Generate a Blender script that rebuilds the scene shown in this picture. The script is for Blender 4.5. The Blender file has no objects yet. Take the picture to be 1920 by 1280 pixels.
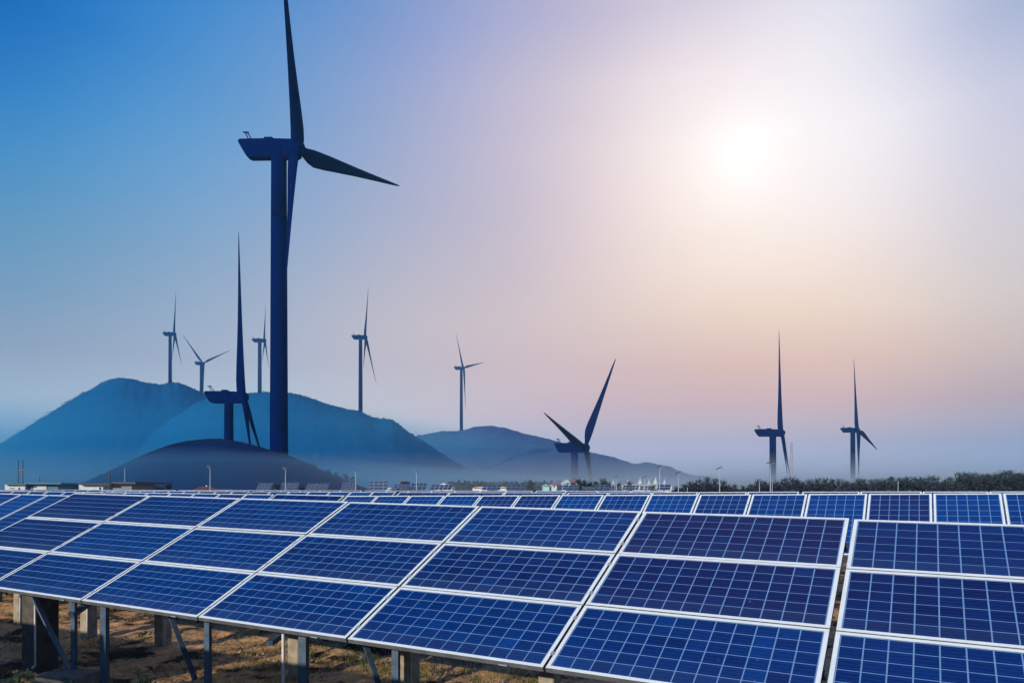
import bpy, bmesh, math, random
import numpy as np
from mathutils import Vector, Matrix, noise

random.seed(7)
scene = bpy.context.scene
COL = scene.collection
R = math.radians

# ------------------------------------------------------------------ camera
F = 1410.0          # focal length in pixels of the 1920 px wide picture
HOR = 915.0         # row of the horizon
cam_d = bpy.data.cameras.new("camera")
cam = bpy.data.objects.new("camera", cam_d)
COL.objects.link(cam)
cam.location = (0, 0, 0)
cam.rotation_euler = (R(90), 0, 0)
cam_d.sensor_width = 36
cam_d.lens = F / 1920 * 36
cam_d.shift_y = (HOR - 640) / 1920
cam_d.clip_start = 0.1
cam_d.clip_end = 20000
scene.camera = cam

# ------------------------------------------------------------------ colour management
scene.view_settings.view_transform = 'Standard'
scene.view_settings.look = 'None'
scene.view_settings.exposure = 0
scene.view_settings.gamma = 1
scene.view_settings.use_curve_mapping = False
scene.cycles.volume_bounces = 3
scene.cycles.max_bounces = 6
scene.cycles.use_denoising = True

# ------------------------------------------------------------------ sun lamp (low, behind and left of the camera)
SUN_VEC = Vector((-.6 * .955, -.8 * .955, .297)).normalized()
sun_d = bpy.data.lights.new("sun", 'SUN')
sun_d.energy = 5.0
sun_d.angle = R(.4)
sun_d.color = (1.0, .84, .64)
sun = bpy.data.objects.new("sun", sun_d)
COL.objects.link(sun)
sun.rotation_euler = SUN_VEC.to_track_quat('Z', 'Y').to_euler()


# ------------------------------------------------------------------ sky
def lin(c):
    return tuple(((v / 255) / 12.92 if v / 255 <= .04045 else ((v / 255 + .055) / 1.055) ** 2.4) for v in c)


SX = [0, 240, 480, 720, 960, 1100, 1250, 1390, 1550, 1700, 1920]
SY = [0, 150, 300, 450, 600, 700, 800, 900]
ST = [
    [(0, 110, 188), (50, 130, 203), (85, 145, 207), (125, 155, 207), (170, 174, 211), (188, 184, 211), (208, 202, 220), (220, 215, 228), (226, 226, 238), (208, 211, 230), (168, 181, 213)],
    [(45, 128, 198), (80, 145, 205), (105, 155, 208), (145, 165, 208), (190, 187, 212), (212, 204, 216), (236, 226, 231), (243, 234, 238), (241, 239, 242), (229, 228, 239), (195, 200, 223)],
    [(80, 146, 198), (98, 156, 206), (120, 164, 208), (158, 172, 206), (199, 192, 211), (221, 208, 216), (246, 234, 232), (249, 243, 242), (245, 240, 243), (232, 229, 236), (205, 204, 221)],
    [(105, 156, 192), (122, 162, 198), (142, 171, 204), (172, 180, 204), (198, 190, 205), (222, 207, 212), (241, 225, 220), (246, 233, 227), (243, 230, 226), (231, 221, 222), (206, 203, 212)],
    [(130, 162, 192), (145, 170, 198), (163, 180, 204), (188, 188, 200), (206, 194, 200), (216, 201, 200), (227, 208, 201), (231, 211, 197), (231, 212, 199), (225, 208, 200), (206, 197, 197)],
    [(150, 170, 195), (158, 176, 200), (168, 182, 205), (186, 186, 202), (200, 188, 198), (205, 188, 194), (208, 186, 186), (211, 186, 184), (211, 188, 184), (205, 184, 184), (188, 176, 182)],
    [(155, 178, 203), (162, 182, 206), (168, 184, 207), (180, 186, 205), (188, 184, 203), (186, 180, 200), (186, 178, 196), (185, 176, 194), (183, 175, 194), (175, 172, 192), (158, 160, 187)],
    [(150, 178, 205), (155, 180, 206), (155, 180, 206), (160, 180, 206), (165, 178, 204), (160, 170, 198), (155, 168, 198), (150, 166, 197), (150, 166, 197), (148, 164, 195), (145, 163, 195)]]
#SKYCORR
SKY_GAIN = [[[0.03, 0.75, 0.96], [0.23, 0.93, 1.07], [0.68, 1.0, 1.06], [0.94, 1.0, 1.05], [1.05, 1.02, 1.06], [1.04, 0.99, 1.01], [1.09, 1.04, 1.03], [1.1, 1.05, 1.04], [1.13, 1.11, 1.1], [1.04, 1.02, 1.05], [0.81, 0.87, 0.96]], [[0.18, 0.89, 1.03], [0.73, 1.07, 1.08], [0.98, 1.08, 1.07], [1.08, 1.05, 1.06], [1.17, 1.09, 1.06], [1.17, 1.1, 1.04], [1.24, 1.18, 1.11], [1.23, 1.16, 1.11], [1.27, 1.23, 1.14], [1.27, 1.2, 1.15], [0.99, 0.98, 1.02]], [[0.67, 1.0, 1.03], [0.97, 1.09, 1.08], [1.0, 1.08, 1.07], [1.09, 1.05, 1.04], [1.16, 1.07, 1.04], [1.18, 1.09, 1.03], [1.26, 1.19, 1.1], [1.22, 1.2, 1.14], [1.24, 1.2, 1.16], [1.23, 1.18, 1.13], [1.06, 1.0, 1.02]], [[0.93, 1.05, 1.0], [1.11, 1.09, 1.04], [1.12, 1.1, 1.07], [1.16, 1.08, 1.04], [1.14, 1.05, 1.03], [1.22, 1.12, 1.05], [1.27, 1.18, 1.08], [1.26, 1.19, 1.1], [1.27, 1.18, 1.09], [1.26, 1.17, 1.09], [1.11, 1.07, 1.04]], [[1.07, 1.05, 1.0], [1.21, 1.11, 1.04], [1.24, 1.14, 1.07], [1.28, 1.14, 1.02], [1.27, 1.13, 1.02], [1.28, 1.16, 1.02], [1.3, 1.17, 1.01], [1.31, 1.18, 0.97], [1.35, 1.21, 1.0], [1.39, 1.24, 1.03], [1.29, 1.2, 1.05]], [[1.39, 1.11, 1.0], [1.39, 1.15, 1.04], [1.33, 1.16, 1.08], [1.37, 1.17, 1.05], [1.39, 1.15, 1.01], [1.38, 1.13, 0.97], [1.39, 1.1, 0.91], [1.4, 1.09, 0.88], [1.45, 1.12, 0.88], [1.47, 1.11, 0.88], [1.37, 1.07, 0.88]], [[1.86, 1.82, 1.52], [1.85, 1.82, 1.51], [1.84, 1.81, 1.46], [1.85, 1.63, 1.29], [1.84, 1.36, 1.15], [1.77, 1.27, 1.1], [1.77, 1.25, 1.05], [1.77, 1.22, 1.04], [1.8, 1.23, 1.04], [1.76, 1.21, 1.04], [1.58, 1.08, 1.0]], [[1.9, 1.9, 1.87], [1.9, 1.9, 1.87], [1.9, 1.9, 1.87], [1.9, 1.88, 1.84], [1.9, 1.85, 1.82], [1.89, 1.84, 1.82], [1.89, 1.84, 1.81], [1.89, 1.83, 1.81], [1.89, 1.83, 1.81], [1.89, 1.83, 1.81], [1.87, 1.81, 1.8]]]


def sky_sample(az, el):
    """colour of the sky (linear) at an azimuth and elevation in degrees, seen from the camera"""
    az_c = max(-33.5, min(33.5, az))
    a = R(az_c)
    e = R(min(el, 32))
    dx, dz = math.tan(a), math.tan(e) / math.cos(a)
    px = max(0, min(1919, 960 + F * dx))
    py = max(0, min(899, HOR - F * dz))
    acc = [0.0, 0.0, 0.0]
    tot = 0.0
    for ox in (-110, -70, -35, 0, 35, 70, 110):
        for oy in (-70, -35, 0, 35, 70):
            wgt = math.exp(-(ox / 75) ** 2 - (oy / 50) ** 2)
            c = table_at(max(0, min(1919, px + ox)), max(0, min(899, py + oy)))
            acc = [q + wgt * e_ for q, e_ in zip(acc, c)]
            tot += wgt
    return [q / tot for q in acc]


def table_at(px, py):
    i = max(k for k in range(len(SX) - 1) if SX[k] <= px)
    j = max(k for k in range(len(SY) - 1) if SY[k] <= py)
    u = (px - SX[i]) / (SX[i + 1] - SX[i])
    v = (py - SY[j]) / (SY[j + 1] - SY[j])
    T = [[lin(c) for c in row] for row in (ST[j], ST[j + 1])]
    if SKY_GAIN:
        T = [[tuple(c * g for c, g in zip(T[q][k], SKY_GAIN[j + q][k])) for k in range(len(SX))] for q in (0, 1)]
    c = [(T[0][i][k] * (1 - u) + T[0][i + 1][k] * u) * (1 - v) + (T[1][i][k] * (1 - u) + T[1][i + 1][k] * u) * v for k in range(3)]
    return c


world = bpy.data.worlds.new("World")
scene.world = world
world.use_nodes = True
nt = world.node_tree
nt.nodes.clear()
N = nt.nodes.new
L = nt.links.new


def wmath(op, a, b=None, c=None, clamp=False):
    n = N('ShaderNodeMath')
    n.operation = op
    n.use_clamp = clamp
    for i, v in enumerate((a, b, c)):
        if v is None:
            continue
        if isinstance(v, (int, float)):
            n.inputs[i].default_value = v
        else:
            L(v, n.inputs[i])
    return n.outputs[0]


tc = N('ShaderNodeTexCoord')
sep = N('ShaderNodeSeparateXYZ')
L(tc.outputs['Generated'], sep.inputs[0])
az_n = wmath('ARCTAN2', sep.outputs[0], sep.outputs[1])
az_f = wmath('MULTIPLY_ADD', az_n, 1 / (2 * math.pi), .5)
el_n = wmath('MULTIPLY', wmath('ARCSINE', sep.outputs[2]), 180 / math.pi)
BANDS = [0.6, 3, 6, 9, 12.5, 16, 20, 24, 28, 32, 50, 88]
AZS = [-180, -120, -75, -50, -34, -29, -24, -19, -14, -9, -4, 0, 4, 8, 12, 16, 20, 24, 28, 32, 37, 48, 75, 120, 180]
zen = lin((8, 60, 145))
back = lin((24, 95, 168))
prev_out = None
prev_el = None
for bi, el in enumerate(BANDS):
    ramp = N('ShaderNodeValToRGB')
    cr = ramp.color_ramp
    cr.interpolation = 'B_SPLINE'
    while len(cr.elements) > 1:
        cr.elements.remove(cr.elements[-1])
    for k, az in enumerate(AZS):
        c = sky_sample(az, el)
        # beyond the frame the sky runs on into the blue of the side away from the glow
        w = max(0.0, min(1.0, (abs(az) - 36) / 60))
        low = max(0.0, 1 - el / 25)
        b = [back[q] * (1 - low) + lin((130, 168, 200))[q] * low for q in range(3)]
        c = [c[q] * (1 - w) + b[q] * w for q in range(3)]
        h = max(0.0, min(1.0, (el - 32) / 50))
        c = [c[q] * (1 - h) + zen[q] * h for q in range(3)]
        p = (az / 360) + .5
        if k == 0:
            e_ = cr.elements[0]
            e_.position = p
        else:
            e_ = cr.elements.new(p)
        e_.color = (c[0] * .5, c[1] * .5, c[2] * .5, 1)
    L(az_f, ramp.inputs[0])
    if prev_out is None:
        prev_out = ramp.outputs[0]
    else:
        mr = N('ShaderNodeMapRange')
        mr.interpolation_type = 'LINEAR'
        L(el_n, mr.inputs['Value'])
        mr.inputs['From Min'].default_value = prev_el
        mr.inputs['From Max'].default_value = el
        mx = N('ShaderNodeMix')
        mx.data_type = 'RGBA'
        L(mr.outputs[0], mx.inputs['Factor'])
        L(prev_out, mx.inputs['A'])
        L(ramp.outputs[0], mx.inputs['B'])
        prev_out = mx.outputs['Result']
    prev_el = el
# the glow of the veiled sun
gv = Vector(((1390 - 960) / F, 1, (HOR - 292) / F)).normalized()
dot = N('ShaderNodeVectorMath')
dot.operation = 'DOT_PRODUCT'
L(tc.outputs['Generated'], dot.inputs[0])
dot.inputs[1].default_value = gv
ang = wmath('MULTIPLY', wmath('ARCCOSINE', dot.outputs['Value']), 180 / math.pi)
g1 = wmath('MULTIPLY', wmath('EXPONENT', wmath('MULTIPLY', wmath('POWER', wmath('DIVIDE', ang, 2.8), 2), -1)), .07)
g2 = wmath('MULTIPLY', wmath('EXPONENT', wmath('MULTIPLY', wmath('POWER', wmath('DIVIDE', ang, 8.0), 2), -1)), .015)
gl = wmath('ADD', g1, g2)
glow = N('ShaderNodeVectorMath')
glow.operation = 'SCALE'
glow.inputs[0].default_value = (1.0, .95, .92)
L(gl, glow.inputs['Scale'])
addg = N('ShaderNodeVectorMath')
addg.operation = 'ADD'
L(prev_out, addg.inputs[0])
L(glow.outputs[0], addg.inputs[1])
# thin uneven veil
ns = N('ShaderNodeTexNoise')
ns.inputs['Scale'].default_value = 2.2
ns.inputs['Detail'].default_value = 4
mpv = N('ShaderNodeMapping')
mpv.inputs['Scale'].default_value = (1, 1, 3.2)
L(tc.outputs['Generated'], mpv.inputs[0])
L(mpv.outputs[0], ns.inputs['Vector'])
veil = wmath('MULTIPLY_ADD', ns.outputs[0], .10, .95)
vs = N('ShaderNodeVectorMath')
vs.operation = 'SCALE'
L(addg.outputs[0], vs.inputs[0])
L(veil, vs.inputs['Scale'])
nish = N('ShaderNodeTexSky')
nish.sky_type = 'NISHITA'
nish.sun_disc = False
nish.sun_elevation = math.asin(SUN_VEC.z)
nish.sun_rotation = math.atan2(SUN_VEC.x, SUN_VEC.y)
nish.air_density = 1.2
nish.dust_density = .6
nish.ozone_density = 2.5
bg1 = N('ShaderNodeBackground')
L(vs.outputs[0], bg1.inputs['Color'])
bg1.inputs['Strength'].default_value = 1.86
bg2 = N('ShaderNodeBackground')
L(nish.outputs[0], bg2.inputs['Color'])
bg2.inputs['Strength'].default_value = .006
adds = N('ShaderNodeAddShader')
L(bg1.outputs[0], adds.inputs[0])
L(bg2.outputs[0], adds.inputs[1])
wo = N('ShaderNodeOutputWorld')
L(adds.outputs[0], wo.inputs['Surface'])


# ------------------------------------------------------------------ helpers
def P(px, py, D):
    """the point at depth D that the photograph shows at pixel (px, py)"""
    return Vector(((px - 960) / F * D, D, (HOR - py) / F * D))


class MB:
    def __init__(s):
        s.v = []
        s.f = []
        s.m = []

    def add(s, vs, fs, mi=0):
        o = len(s.v)
        s.v += [tuple(p) for p in vs]
        s.f += [tuple(i + o for i in f) for f in fs]
        s.m += [mi] * len(fs)

    def box(s, x0, x1, y0, y1, z0, z1, mi=0, M=None, bottom=True):
        v = [Vector(p) for p in ((x0, y0, z0), (x1, y0, z0), (x1, y1, z0), (x0, y1, z0), (x0, y0, z1), (x1, y0, z1), (x1, y1, z1), (x0, y1, z1))]
        if M is not None:
            v = [M @ p for p in v]
        f = [(4, 5, 6, 7), (0, 1, 5, 4), (1, 2, 6, 5), (2, 3, 7, 6), (3, 0, 4, 7)]
        if bottom:
            f.append((0, 3, 2, 1))
        s.add(v, f, mi)

    def tube(s, a, b, r0, r1=None, n=8, mi=0, caps=True):
        a, b = Vector(a), Vector(b)
        r1 = r0 if r1 is None else r1
        d = (b - a).normalized()
        u = d.orthogonal().normalized()
        w = d.cross(u)
        vs = []
        for c, r in ((a, r0), (b, r1)):
            for k in range(n):
                t = 2 * math.pi * k / n
                vs.append(c + (u * math.cos(t) + w * math.sin(t)) * r)
        fs = [(k, (k + 1) % n, n + (k + 1) % n, n + k) for k in range(n)]
        if caps:
            fs += [tuple(range(n))[::-1], tuple(range(n, 2 * n))]
        s.add(vs, fs, mi)

    def bar(s, a, b, w, h, mi=0, up=Vector((0, 0, 1))):
        a, b = Vector(a), Vector(b)
        d = (b - a)
        ln = d.length
        d.normalize()
        if abs(d.dot(up)) > .98:
            up = Vector((0, 1, 0))
        sx = d.cross(up).normalized()
        sz = sx.cross(d)
        M = Matrix((sx, d, sz)).transposed().to_4x4()
        M.translation = a
        s.box(-w / 2, w / 2, 0, ln, -h / 2, h / 2, mi, M)

    def mesh(s, name, mats, smooth=False):
        me = bpy.data.meshes.new(name)
        me.from_pydata(s.v, [], s.f)
        for m in mats:
            me.materials.append(m)
        me.polygons.foreach_set('material_index', s.m)
        if smooth:
            me.polygons.foreach_set('use_smooth', [True] * len(me.polygons))
        me.update()
        return me


def link(name, me, parent=None, M=None):
    o = bpy.data.objects.new(name, me)
    COL.objects.link(o)
    if parent:
        o.parent = parent
    if M is not None:
        o.matrix_local = M if parent else M
    return o


def thing(name, label, cat, M=None, group=None, me=None):
    o = bpy.data.objects.new(name, me)
    COL.objects.link(o)
    if M is not None:
        o.matrix_world = M
    o['label'] = label
    o['category'] = cat
    if group:
        o['group'] = group
    if me is None:
        o.empty_display_size = .3
    return o


def T3(x, y, z):
    return Matrix.Translation((x, y, z))


ORD = ['first', 'second', 'third', 'fourth', 'fifth', 'sixth', 'seventh', 'eighth', 'ninth', 'tenth', 'eleventh', 'twelfth',
       'thirteenth', 'fourteenth', 'fifteenth', 'sixteenth', 'seventeenth', 'eighteenth', 'nineteenth', 'twentieth']


def ordn(i):
    if i < 20:
        return ORD[i]
    t, r = divmod(i + 1, 10)
    tens = {2: 'twenty', 3: 'thirty', 4: 'forty', 5: 'fifty'}[t]
    if r == 0:
        return {2: 'twentieth', 3: 'thirtieth', 4: 'fortieth', 5: 'fiftieth'}[t]
    return tens + '-' + ORD[r - 1]


# ------------------------------------------------------------------ materials
def mat(name, col, rough=.6, metal=0, spec=.5, noise_amt=0, noise_scale=5, bump=0, bump_scale=20, coat=0, col2=None, coords='Object'):
    m = bpy.data.materials.new(name)
    m.use_nodes = True
    t = m.node_tree
    b = t.nodes['Principled BSDF']
    b.inputs['Base Color'].default_value = (*col, 1)
    b.inputs['Roughness'].default_value = rough
    b.inputs['Metallic'].default_value = metal
    b.inputs['Specular IOR Level'].default_value = spec
    if coat:
        b.inputs['Coat Weight'].default_value = coat
        b.inputs['Coat Roughness'].default_value = .05
    tcn = t.nodes.new('ShaderNodeTexCoord')
    if noise_amt:
        n = t.nodes.new('ShaderNodeTexNoise')
        n.inputs['Scale'].default_value = noise_scale
        n.inputs['Detail'].default_value = 6
        t.links.new(tcn.outputs[coords], n.inputs['Vector'])
        mx = t.nodes.new('ShaderNodeMix')
        mx.data_type = 'RGBA'
        c2 = col2 or tuple(c * (1 - noise_amt) for c in col)
        mx.inputs['A'].default_value = (*c2, 1)
        mx.inputs['B'].default_value = (*col, 1)
        r = t.nodes.new('ShaderNodeMapRange')
        r.inputs['From Min'].default_value = .35
        r.inputs['From Max'].default_value = .65
        t.links.new(n.outputs[0], r.inputs['Value'])
        t.links.new(r.outputs[0], mx.inputs['Factor'])
        t.links.new(mx.outputs['Result'], b.inputs['Base Color'])
    if bump:
        n2 = t.nodes.new('ShaderNodeTexNoise')
        n2.inputs['Scale'].default_value = bump_scale
        n2.inputs['Detail'].default_value = 5
        t.links.new(tcn.outputs[coords], n2.inputs['Vector'])
        bp = t.nodes.new('ShaderNodeBump')
        bp.inputs['Strength'].default_value = bump
        bp.inputs['Distance'].default_value = .02
        t.links.new(n2.outputs[0], bp.inputs['Height'])
        t.links.new(bp.outputs[0], b.inputs['Normal'])
    return m


def cell_mat(name, single):
    """polycrystalline silicon under glass: tone differs from cell to cell, crystal flecks, busbars, dust low on the panel"""
    m = bpy.data.materials.new(name)
    m.use_nodes = True
    t = m.node_tree
    b = t.nodes['Principled BSDF']
    nn = t.nodes.new
    ll = t.links.new
    if single:
        a1 = nn('ShaderNodeAttribute'); a1.attribute_type = 'OBJECT'; a1.attribute_name = 'tone'
        a2 = nn('ShaderNodeAttribute'); a2.attribute_type = 'OBJECT'; a2.attribute_name = 'violet'
        a3 = nn('ShaderNodeAttribute'); a3.attribute_type = 'OBJECT'; a3.attribute_name = 'dust'
    else:
        a1 = nn('ShaderNodeAttribute'); a1.attribute_name = 'tone'
        a2 = nn('ShaderNodeAttribute'); a2.attribute_name = 'violet'
        a3 = nn('ShaderNodeAttribute'); a3.attribute_name = 'dust'
    geo = nn('ShaderNodeTexCoord')
    vor = nn('ShaderNodeTexVoronoi')
    vor.inputs['Scale'].default_value = 34
    ll(geo.outputs['Object'], vor.inputs['Vector'])
    base = nn('ShaderNodeMix'); base.data_type = 'RGBA'
    base.inputs['A'].default_value = (.0001, .010, .096, 1)
    base.inputs['B'].default_value = (.0001, .043, .245, 1)
    ll(a1.outputs['Fac'], base.inputs['Factor'])
    vio = nn('ShaderNodeMix'); vio.data_type = 'RGBA'
    ll(a2.outputs['Fac'], vio.inputs['Factor'])
    ll(base.outputs['Result'], vio.inputs['A'])
    vio.inputs['B'].default_value = (.010, .010, .080, 1)
    fl = nn('ShaderNodeMix'); fl.data_type = 'RGBA'; fl.blend_type = 'MULTIPLY'
    fl.inputs['Factor'].default_value = .35
    hs = nn('ShaderNodeSeparateColor')
    ll(vor.outputs['Color'], hs.inputs[0])
    mr = nn('ShaderNodeMapRange')
    mr.inputs['To Min'].default_value = .55
    mr.inputs['To Max'].default_value = 1.3
    ll(hs.outputs[0], mr.inputs['Value'])
    ll(vio.outputs['Result'], fl.inputs['A'])
    ll(mr.outputs[0], fl.inputs['B'])
    # busbars: thin pale lines along the length of the panel
    uv = nn('ShaderNodeUVMap')
    su = nn('ShaderNodeSeparateXYZ')
    ll(uv.outputs[0], su.inputs[0])
    w1 = nn('ShaderNodeMath'); w1.operation = 'MULTIPLY'; ll(su.outputs[1], w1.inputs[0]); w1.inputs[1].default_value = 3
    w2 = nn('ShaderNodeMath'); w2.operation = 'FRACT'; ll(w1.outputs[0], w2.inputs[0])
    w3 = nn('ShaderNodeMath'); w3.operation = 'SUBTRACT'; ll(w2.outputs[0], w3.inputs[0]); w3.inputs[1].default_value = .5
    w4 = nn('ShaderNodeMath'); w4.operation = 'ABSOLUTE'; ll(w3.outputs[0], w4.inputs[0])
    w5 = nn('ShaderNodeMath'); w5.operation = 'LESS_THAN'; ll(w4.outputs[0], w5.inputs[0]); w5.inputs[1].default_value = .03
    w6 = nn('ShaderNodeMath'); w6.operation = 'MULTIPLY'; ll(w5.outputs[0], w6.inputs[0]); w6.inputs[1].default_value = .45
    bb = nn('ShaderNodeMix'); bb.data_type = 'RGBA'
    ll(w6.outputs[0], bb.inputs['Factor'])
    ll(fl.outputs['Result'], bb.inputs['A'])
    bb.inputs['B'].default_value = (.04, .13, .38, 1)
    # dust
    dn = nn('ShaderNodeTexNoise'); dn.inputs['Scale'].default_value = 3.5; dn.inputs['Detail'].default_value = 8
    ll(geo.outputs['Object'], dn.inputs['Vector'])
    dm = nn('ShaderNodeMath'); dm.operation = 'MULTIPLY'; ll(dn.outputs[0], dm.inputs[0]); ll(a3.outputs['Fac'], dm.inputs[1])
    du = nn('ShaderNodeMix'); du.data_type = 'RGBA'
    ll(dm.outputs[0], du.inputs['Factor'])
    ll(bb.outputs['Result'], du.inputs['A'])
    du.inputs['B'].default_value = (.045, .085, .21, 1)
    ll(du.outputs['Result'], b.inputs['Base Color'])
    b.inputs['Roughness'].default_value = .35
    b.inputs['Specular IOR Level'].default_value = .06
    b.inputs['Coat Weight'].default_value = .06
    b.inputs['Coat Roughness'].default_value = .08
    return m


M_cell1 = cell_mat('silicon_cell_single', True)
M_cell = cell_mat('silicon_cell', False)
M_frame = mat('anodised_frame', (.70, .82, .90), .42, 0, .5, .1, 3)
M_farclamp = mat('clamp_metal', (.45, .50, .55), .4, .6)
M_lip = mat('frame_side_shaded', (.17, .19, .23), .5, .3, .5, .35, 6)  # darker than the frame face: the shade of the sides is in the colour
M_back = mat('backsheet', (.13, .28, .56), .5)
M_steel = mat('galvanised_steel', (.06, .11, .19), .5, .3, .4, .4, 9, .2, 60)
M_steel_light = mat('pale_conduit', (.55, .57, .60), .5, 0, .5, .2, 9)
M_conc = mat('concrete_post', (.34, .31, .26), .9, 0, .2, .35, 7, .5, 40)
M_shadeconc = mat('shaded_concrete', (.09, .085, .085), .9, 0, .2, .4, 7, .5, 40)  # concrete with the full shadow on the thick pillar put into its colour
M_navy = mat('turbine_silhouette', (.0002, .0065, .074), .8, 0, .0, .15, .05)  # white turbines seen against the light: their silhouette is put into the colour
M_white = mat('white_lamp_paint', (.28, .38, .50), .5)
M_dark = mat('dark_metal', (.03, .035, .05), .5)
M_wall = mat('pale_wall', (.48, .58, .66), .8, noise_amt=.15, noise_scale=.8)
M_wallblue = mat('blue_wall', (.05, .16, .26), .8)
M_roofblue = mat('blue_roof', (.02, .10, .20), .6)
M_roofdark = mat('dark_roof', (.025, .045, .09), .7)
M_roofred = mat('red_tile_roof', (.20, .045, .04), .8, noise_amt=.4, noise_scale=4)
M_glassdark = mat('window_glass', (.02, .03, .05), .15)
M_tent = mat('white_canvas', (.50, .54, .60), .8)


# ------------------------------------------------------------------ ground
def make_ground():
    def axis(lo, hi, c0, c1, st, growth):
        a = list(np.arange(c0, c1, st))
        s_ = st
        x = c1
        while x < hi:
            a.append(x)
            s_ *= growth
            x += s_
        a.append(hi)
        s_ = st
        x = c0 - st
        pre = []
        while x > lo:
            pre.append(x)
            s_ *= growth
            x -= s_
        pre.append(lo)
        return pre[::-1] + a
    xs = axis(-3000, 3000, -13.5, 3, .06, 1.12)
    ys = axis(-280, 3300, 7.6, 18.5, .055, 1.08)
    nx, ny = len(xs), len(ys)
    vs = []
    for y in ys:
        drop = 0
        if y > 330:
            t = min(1, (y - 330) / 90)
            drop = -57 * (t * t * (3 - 2 * t))
        for x in xs:
            near = max(0, 1 - max(abs(x + 4) - 14, abs(y - 14) - 10, 0) / 20)
            z = -2.75 + drop
            if near > 0:
                z += near * (.075 * noise.noise((x * .9, y * .9, 0)) + .045 * noise.noise((x * 3.1, y * 3.1, 3))
                             + .018 * noise.noise((x * 9, y * 9, 7)) + .008 * noise.noise((x * 24, y * 24, 9)))
            elif y < 330:
                z += .05 * noise.noise((x * .1, y * .1, 0))
            vs.append((x, y, z))
    fs = []
    for j in range(ny - 1):
        for i in range(nx - 1):
            a = j * nx + i
            fs.append((a, a + 1, a + nx + 1, a + nx))
    me = bpy.data.meshes.new('ground')
    me.from_pydata(vs, [], fs)
    me.polygons.foreach_set('use_smooth', [True] * len(fs))
    m = bpy.data.materials.new('sandy_soil')
    m.use_nodes = True
    t = m.node_tree
    b = t.nodes['Principled BSDF']
    b.inputs['Roughness'].default_value = .95
    b.inputs['Specular IOR Level'].default_value = .1
    tcn = t.nodes.new('ShaderNodeTexCoord')
    n1 = t.nodes.new('ShaderNodeTexNoise'); n1.inputs['Scale'].default_value = .9; n1.inputs['Detail'].default_value = 9; n1.inputs['Roughness'].default_value = .65
    n2 = t.nodes.new('ShaderNodeTexNoise'); n2.inputs['Scale'].default_value = 14; n2.inputs['Detail'].default_value = 8; n2.inputs['Roughness'].default_value = .7
    t.links.new(tcn.outputs['Object'], n1.inputs[0])
    t.links.new(tcn.outputs['Object'], n2.inputs[0])
    r1 = t.nodes.new('ShaderNodeValToRGB')
    e = r1.color_ramp.elements
    e[0].position = .42; e[0].color = (.05, .038, .025, 1)
    e[1].position = .62; e[1].color = (.80, .47, .22, 1)
    x = e.new(.47); x.color = (.52, .33, .18, 1)
    t.links.new(n1.outputs[0], r1.inputs[0])
    r2 = t.nodes.new('ShaderNodeMapRange')
    r2.inputs['From Min'].default_value = .3; r2.inputs['From Max'].default_value = .7
    r2.inputs['To Min'].default_value = .42; r2.inputs['To Max'].default_value = 1.25
    t.links.new(n2.outputs[0], r2.inputs['Value'])
    mx = t.nodes.new('ShaderNodeMix'); mx.data_type = 'RGBA'; mx.blend_type = 'MULTIPLY'; mx.inputs['Factor'].default_value = 1
    t.links.new(r1.outputs[0], mx.inputs['A'])
    t.links.new(r2.outputs[0], mx.inputs['B'])
    t.links.new(mx.outputs['Result'], b.inputs['Base Color'])
    bp = t.nodes.new('ShaderNodeBump'); bp.inputs['Strength'].default_value = .7; bp.inputs['Distance'].default_value = .03
    t.links.new(n2.outputs[0], bp.inputs['Height'])
    t.links.new(bp.outputs[0], b.inputs['Normal'])
    me.materials.append(m)
    o = link('ground', me)
    o['kind'] = 'structure'


make_ground()


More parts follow.
